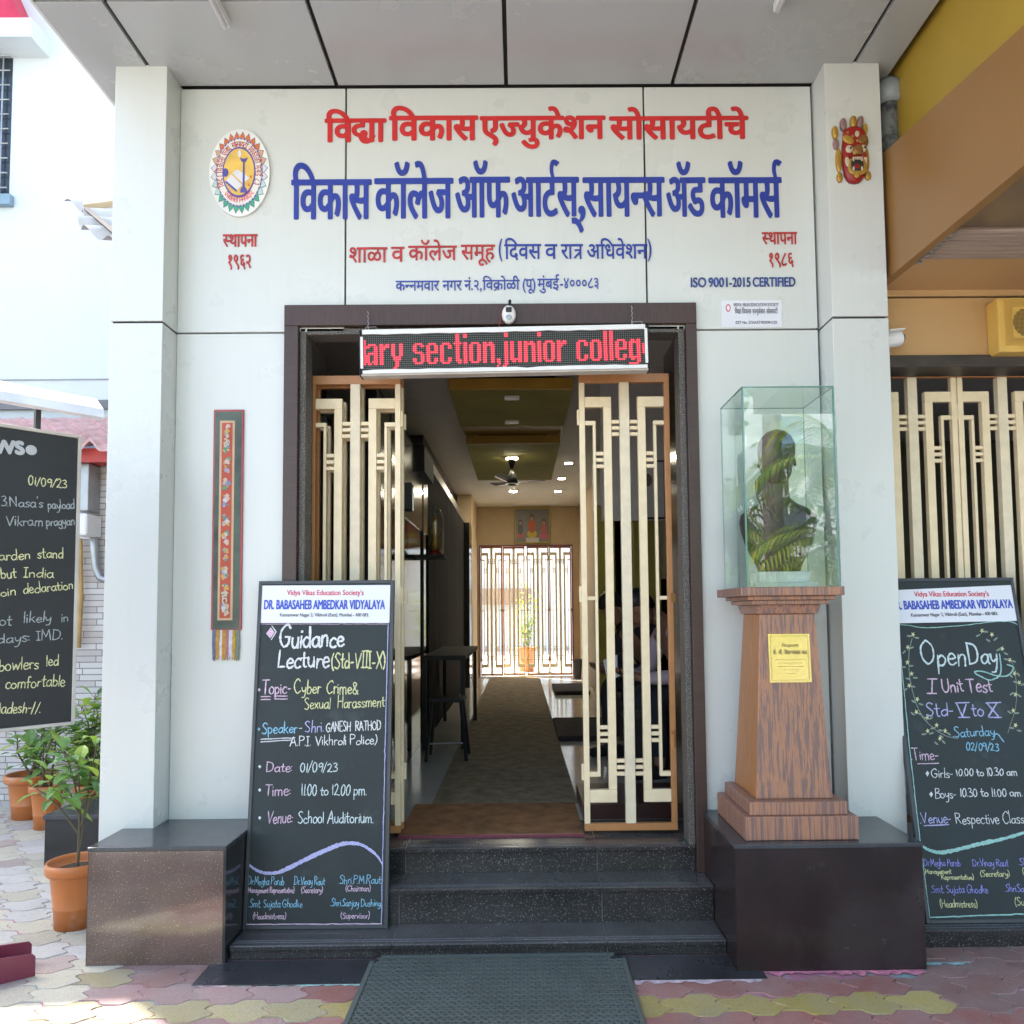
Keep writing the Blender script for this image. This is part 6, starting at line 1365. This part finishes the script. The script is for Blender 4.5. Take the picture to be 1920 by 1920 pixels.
# glass dome with a figurine on a wall shelf
dx, dy = W(816, 1040, 7.2).x, 7.2; dz = W(816, 1042, 7.2).z; dzt = W(816, 950, 7.2).z
gd = nm('glass_dome', 'glass bell dome with a golden figurine on a dark shelf along the left wall', 'ornament', (dx, dy, dz))
mk('shelf', MB().box(-.95, dx + .10, dy - .16, dy + .16, dz - .03, dz), BLK, gd); hh = dzt - dz
mk('dome', MB().lathe([(.075, .0), (.078, hh * .7), (.07, hh * .85), (.045, hh * .96), (.0, hh)], (dx, dy, dz), 24), GLASS, gd, smooth=True)
mk('base', MB().lathe([(.07, 0), (.07, .02), (.05, .05), (0, .05)], (dx, dy, dz + .001), 20), MRED, gd)
mk('figurine', MB().lathe([(.04, .05), (.05, .12), (.03, .18), (.045, .24), (.02, .28), (.028, .32), (.02, .36), (0, .40)], (dx, dy, dz), 14), GOLD, gd, smooth=True)
for y0, l_ in ((5.0, 'small chrome door closer on the dark wall just inside the entrance'),):
    q = W(768, 930, 5.4); tt = nm('wall_lamp', 'dark wall lantern with a bright rim on the left wall inside the entrance', 'lamp', (q.x, 5.4, q.z)); mk('body', MB().box(q.x - .05, q.x + .02, 5.35, 5.5, q.z - .10, q.z + .09), BLK, tt, bevel=.01); mk('chrome_trim', MB().tube([(q.x + .028, 5.36, q.z - .11), (q.x + .028, 5.36, q.z + .05)], .008, 8), STEEL, tt)
# table and stool on the left
tb = nm('side_table', 'dark narrow table against the black left wall of the corridor', 'table', (-.72, 8.2, fl)); tz = fl + .86
mk('table_top', MB().box(-.90, -.50, 7.1, 9.1, tz - .04, tz), BLK, tb, bevel=.004)
for x, y_ in ((-.88, 7.15), (-.53, 7.15), (-.88, 9.05), (-.53, 9.05)): mk('leg', MB().box(x - .02, x + .02, y_ - .02, y_ + .02, fl, tz - .041), BLK, tb)
sto = nm('stool', 'dark wooden stool with splayed legs by the side table', 'stool', (-.62, 6.75, fl)); zz = fl + .52
mk('seat', MB().box(-.78, -.48, 6.6, 6.9, zz - .03, zz), BLK, sto, bevel=.006)
for sx_, sy_ in ((-1, -1), (1, -1), (1, 1), (-1, 1)): mk('leg', MB().tube([(-.63 + sx_ * .17, 6.75 + sy_ * .17, fl), (-.63 + sx_ * .12, 6.75 + sy_ * .12, zz - .03)], .016, 6), DKMET, sto)
mk('stretcher', MB().tube([(-.78, 6.6, fl + .15), (-.48, 6.6, fl + .15)], .009, 6), STEEL, sto)
# framed notice on the right wall
q = W(1233, 905, 6.2); t = nm('framed_notice', 'framed notice with a small portrait on the waiting bay wall', 'picture', (q.x, 6.2, q.z)); 
mk('hanging_panel', MB().box(.70, 1.949, 6.52, 6.56, W(1230, 975, 6.5).z, 3.719), INTG, bld)
mk('frame', MB().box(q.x - .10, q.x + .12, 6.49, 6.519, q.z - .26, q.z + .24), BLK, t); mk('sheet', MB().box(q.x - .085, q.x + .105, 6.485, 6.4895, q.z - .245, q.z + .225), mat('notice_paper', (.34, .33, .32), .5), t); mk('portrait', MB().prism([(q.x - .03 + .035 * math.cos(k * .5), q.z + .07 + .055 * math.sin(k * .5)) for k in range(13)], 1, 6.483, 6.4848), mat('portrait_dark', (.10, .06, .06), .5), t)
bch = nm('waiting_bench', 'dark bench in the waiting bay behind the right gate leaf', 'bench', (1.35, 6.2, fl)); mk('seat', MB().box(.78, 1.9, 5.85, 7.6, fl + .44, fl + .50), BLK, bch); mk('plinth', MB().box(.80, 1.9, 5.9, 7.58, fl, fl + .439), GBLK2, bch)
pl_ = nm('maroon_base', 'low dark maroon plinth inside the entrance behind the right gate leaf', 'base', (.75, 5.3, fl)); mk('panel', MB().box(.37, 1.15, 4.73, 5.30, fl, fl + .09), mat('maroon_lacquer', (.035, .008, .010), .3), pl_)

# ------------------------------------------------------------------ people
def skin_body(name, joints, edges, mat_, parent, lev=2):
    """joints: {key: ((x,y,z) in metres local, radius)}"""
    keys = list(joints); me = bpy.data.meshes.new(name); me.from_pydata([joints[k][0] for k in keys], [(keys.index(a), keys.index(b)) for a, b in edges], [])
    o = bpy.data.objects.new(name, me); COL.objects.link(o)
    sk = o.modifiers.new('skin', 'SKIN'); sk.use_smooth_shade = True; sb_ = o.modifiers.new('sub', 'SUBSURF'); sb_.levels = lev; sb_.render_levels = lev
    if not me.skin_vertices: me.skin_vertices.new()
    for i, k in enumerate(keys):
        rd = joints[k][1]; rd = rd if hasattr(rd, '__len__') else (rd, rd); me.skin_vertices[0].data[i].radius = rd; me.skin_vertices[0].data[i].use_root = (i == 0)
    dg = bpy.context.evaluated_depsgraph_get(); dg.update()
    m2 = bpy.data.meshes.new_from_object(o.evaluated_get(dg)); vs = [v.co / S for v in m2.vertices]; fs = [tuple(p.vertices) for p in m2.polygons]
    bpy.data.objects.remove(o); bpy.data.meshes.remove(me)
    mb = MB().add(vs, fs); return mk(name, mb, mat_, parent, smooth=True, local=True)
def seated(label, loc, rz, shirt, trousers, phone):
    t = thing('person', label, 'person', loc, rz)
    # facing local -Y; seat height .46 m; leaning forward
    J = {'pelvis': ((0, 0, .56), (.14, .12)), 'waist': ((0, -.06, .68), (.135, .11)), 'chest': ((0, -.20, .86), (.165, .115)), 'neck0': ((0, -.30, .98), (.075, .07)), 'neck': ((0, -.36, 1.03), .055), 'skull': ((0, -.42, 1.08), .06)}
    E = [('pelvis', 'waist'), ('waist', 'chest'), ('chest', 'neck0'), ('neck0', 'neck'), ('neck', 'skull')]
    SH = {'pelvis': ((0, 0, .56), (.155, .13)), 'waist': ((0, -.06, .68), (.150, .12)), 'chest': ((0, -.20, .86), (.178, .125)), 'neck0': ((0, -.295, .97), (.088, .08))}
    SE = [('pelvis', 'waist'), ('waist', 'chest'), ('chest', 'neck0')]
    TR = {'pelvis': ((0, 0, .54), (.150, .12))}; TE = []
    for s_, n in ((-1, 'l'), (1, 'r')):
        hip, knee, ank, toe = (s_ * .10, -.02, .52), (s_ * .13, -.46, .54), (s_ * .12, -.44, .09), (s_ * .13, -.60, .04)
        sho, elb, wri, hnd = (s_ * .19, -.25, .92), (s_ * .24, -.34, .66), (s_ * .08, -.54, .645), (s_ * .055, -.60, .665)
        J.update({'hip' + n: (hip, .09), 'knee' + n: (knee, .062), 'ank' + n: (ank, .042), 'heel' + n: ((s_ * .12, -.45, .045), .038), 'toe' + n: (toe, .034), 'sho' + n: (sho, .065), 'elb' + n: (elb, .045), 'wri' + n: (wri, .030), 'hnd' + n: (hnd, (.040, .022))})
        E += [('pelvis', 'hip' + n), ('hip' + n, 'knee' + n), ('knee' + n, 'ank' + n), ('ank' + n, 'heel' + n), ('heel' + n, 'toe' + n), ('chest', 'sho' + n), ('sho' + n, 'elb' + n), ('elb' + n, 'wri' + n), ('wri' + n, 'hnd' + n)]
        for fi in range(5):
            fx_ = s_ * (.055 - .017 * (fi - 1.5)) if fi < 4 else s_ * .025; f1 = (fx_, -.65 if fi < 4 else -.62, .68 if fi < 4 else .695); f2 = (fx_ * .9, -.67 if fi < 4 else -.64, .71)
            J.update({f'f{fi}a' + n: (f1, .010), f'f{fi}b' + n: (f2, .008)}); E += [('hnd' + n, f'f{fi}a' + n), (f'f{fi}a' + n, f'f{fi}b' + n)]
        SH.update({'sho' + n: (sho, .078), 'elb' + n: (elb, .060), 'wri' + n: ((s_ * .10, -.52, .646), .044)}); SE += [('chest', 'sho' + n), ('sho' + n, 'elb' + n), ('elb' + n, 'wri' + n)]
        TR.update({'hip' + n: (hip, .105), 'knee' + n: (knee, .078), 'ank' + n: ((s_ * .12, -.44, .12), .062)}); TE += [('pelvis', 'hip' + n), ('hip' + n, 'knee' + n), ('knee' + n, 'ank' + n)]
    body = skin_body('body', J, E, SKIN, t)
    HM = Matrix.Translation((0, -.43 / S, 1.02 / S)) @ Matrix.Rotation(R(42), 4, 'X') @ Matrix.Scale(.98 / S, 4)
    hb_ = MB(); head(hb_, HM); bm_ = bmesh.new(); bm_.from_mesh(body.data)   # the head joins the body mesh
    vs = [bm_.verts.new(v * S) for v in hb_.v]; bm_.verts.ensure_lookup_table()
    for fc in hb_.f:
        fa = bm_.faces.new([vs[i] for i in fc]); fa.smooth = True
    bm_.to_mesh(body.data); bm_.free()
    skin_body('shirt', SH, SE, shirt, t); skin_body('trousers', TR, TE, trousers, t)
    hr = MB().loft([[HM @ Vector((rx * math.sin(2 * math.pi * i / 24), -ry * math.cos(2 * math.pi * i / 24) + oy, z)) for i in range(24)] for z, rx, ry, oy in ((.07, .060, .04, .062), (.11, .080, .066, .042), (.15, .085, .088, .026), (.19, .084, .098, .014), (.225, .068, .080, .014), (.25, .042, .05, .014), (.258, .012, .014, .014))])
    mk('hair', hr, HAIR, t, smooth=True, local=True)
    for s_ in (-1, 1):
        pass
        mk('shoe', MB().loft([[Vector(((s_ * .125 + w_ * math.cos(a)) / S, (y_ ) / S, max(.002, (.035 + h_ * math.sin(a))) / S)) for a in [2 * math.pi * k / 14 for k in range(14)]] for y_, w_, h_ in ((-.40, .02, .02), (-.41, .042, .05), (-.48, .046, .052), (-.56, .050, .040), (-.63, .044, .032), (-.665, .015, .015))]), BKC, t, smooth=True, local=True)
    if phone: mk('phone', MB().box(-.04 / S, .04 / S, -.66 / S, -.65 / S, .67 / S, .81 / S), DKMET, t, local=True)
    return t
seated('person in a pale lavender shirt sitting bent over a phone behind the right gate leaf', (1.48, 6.15, fl), R(-72), LAV, NAVY, True)
seated('person in black clothes sitting beside the person in lavender, mostly hidden by the gate', (1.30, 6.95, fl), R(-60), BKC, NAVY, False)
pp_ = nm('paper_sheet', 'white sheet of paper on the lap of the seated people', 'paper', (.72, 6.5, 1.3)); q = W(1150, 1250, 6.4); mk('sheet', MB().hexa([(q.x - .05, 6.4, q.z - .12), (q.x + .10, 6.42, q.z - .06), (q.x + .06, 6.45, q.z + .10), (q.x - .08, 6.43, q.z + .05)], [(q.x - .05, 6.402, q.z - .118), (q.x + .10, 6.422, q.z - .058), (q.x + .06, 6.452, q.z + .102), (q.x - .08, 6.432, q.z + .052)]), PAPER, pp_)

# ------------------------------------------------------------------ rear court beyond the far gate
mk('rear_court', MB().box(-8, 8, FY + .41, 40, .25, .36), mat('pale_court', (.55, .53, .48), .85, var=.1), kind='structure')
rw_ = thing('rear_building', 'sunlit pale building across the court behind the far gate', 'building', (0, 27, .36)); mk('wall', MB().box(-9, 9, 27, 27.3, .36, 7), SHELL, rw_); mk('shed_wall', MB().box(-2.6, .4, 26.4, 26.6, 1.9, 2.45), mat('brown_shed', (.30, .22, .16), .8), rw_)
plant('potted_plant', 'small red tub with a sprawling shrub beyond the far gate', (.13, 16.7, .36), .23, .52, [(-.1, 0, .9, .1), (.2, 0, .8, .1), (0, .2, 1.3, .2), (.3, .1, 1.1, .2), (-.25, .1, .7, .2), (.1, -.1, .6, .1)], 26, .17, .08, [LEAFB, LEAFA], 31, spread=1.)
# ------------------------------------------------------------------ street side behind the photographer (seen mirrored in glass and granite)
tr = thing('street_tree', 'straight grey tree trunk across the lane, seen mirrored in the glass case', 'tree', (3.85, -4.2, 0))
mk('trunk', MB().tube([(3.85, -4.2, 0), (3.87, -4.2, 1.5), (3.84, -4.22, 3.5), (3.9, -4.2, 6)], [.19, .16, .15, .13], 12), BARK, tr, smooth=True)
rg = random.Random(21); mb = MB()
for i in range(900):
    a, r_, z = rg.uniform(0, 6.28), rg.uniform(.2, 2.4), rg.gauss(6.8, .8); leaf(mb, Vector((3.9 + r_ * math.cos(a), -4.6 + r_ * math.sin(a), z)), Vector((rg.gauss(0, 1), rg.gauss(0, 1), rg.gauss(-.2, .5))), Vector((0, 0, 1)), .22, .10, .2)
mk('crown', mb, LEAFA, tr)
def palm(x, y, n, h, L, seed, lab):
    t = thing('palm', lab, 'palm', (x, y, 0), group='palms across the lane'); r = random.Random(seed); st = MB(); fo = MB()
    for s_ in range(3): st.tube([(x + .12 * s_ - .1, y, 0), (x + .2 * s_ - .2, y + .05, h * .6), (x + .3 * s_ - .3, y, h)], [.05, .04, .03], 8)
    for k in range(n):
        a = k * 2.4 + r.uniform(-.3, .3); el = r.uniform(.3, 1.2); hz = h * r.uniform(.45, 1.05); d = Vector((math.cos(a) * math.cos(el), math.sin(a) * math.cos(el), math.sin(el)))
        P_ = [Vector((x, y, hz)) + d * (L * t_) - Vector((0, 0, 1)) * (L * .75 * t_ * t_) for t_ in [i / 14 for i in range(15)]]; st.tube(P_, .006, 4)
        for i in range(2, 15):
            tg = (P_[i] - P_[i - 1]).normalized(); sd = tg.cross(Vector((0, 0, 1))).normalized()
            for q in (0, .5):
                for s_ in (-1, 1):
                    p = P_[i - 1].lerp(P_[i], q); leaf(fo, p, tg * .7 + sd * s_ + Vector((0, 0, .25)), Vector((0, 0, 1)), L * .30 * (1.15 - .75 * abs(i / 14 - .4)), .030, .45)
    mk('stem', st, STEM, t); mk('fronds', fo, PALM, t)
palm(4.30, -2.7, 50, 3.6, 1.9, 4, 'clump of areca palm across the lane to the right, seen mirrored in the glass case')
palm(3.0, -5.6, 34, 3.0, 1.9, 6, 'lower clump of areca palm behind the trunk, seen mirrored in the glass case')
palm(-1.6, -6.5, 16, 2.4, 1.7, 8, 'areca palm across the lane on the left')
hd = thing('hedge_tree', 'dense green tree behind the palms across the lane', 'tree', (2.5, -9, 0)); mb = MB()
for i in range(3600):
    a, r_ = rg.uniform(0, 6.28), rg.uniform(0, 1) ** .5 * 3.2; leaf(mb, Vector((2.2 + r_ * math.cos(a) * 1.5, -9 + r_ * math.sin(a) * .5, rg.uniform(.4, 5.2) - r_ * .25)), Vector((rg.gauss(0, 1), rg.gauss(0, 1), rg.gauss(0, .6))), Vector((0, 0, 1)), .30, .13, .2)
mk('crown', mb, LEAFD, hd); mk('trunk', MB().tube([(2.3, -9, 0), (2.2, -9, 1.2)], .14, 8), BARK, hd)
ob = thing('opposite_building', 'white building with blue and grey windows across the lane, seen mirrored in the glass case', 'building', (4, -17, 0))
mk('wall', MB().box(-14, 16, -17.3, -17, 0, 8.5), SHELL, ob)
for ix in range(-4, 6):
    for iz in range(3): mk('window', MB().box(ix * 2.6, ix * 2.6 + 1.3, -16.99, -16.94, 1.2 + iz * 2.6, 2.6 + iz * 2.6), mat('window_tone', (.08, .10, .12) if iz % 2 else (.18, .32, .42), .2), ob)
# ------------------------------------------------------------------ tidy
bpy.data.objects.remove(_to); bpy.data.curves.remove(_tmp)
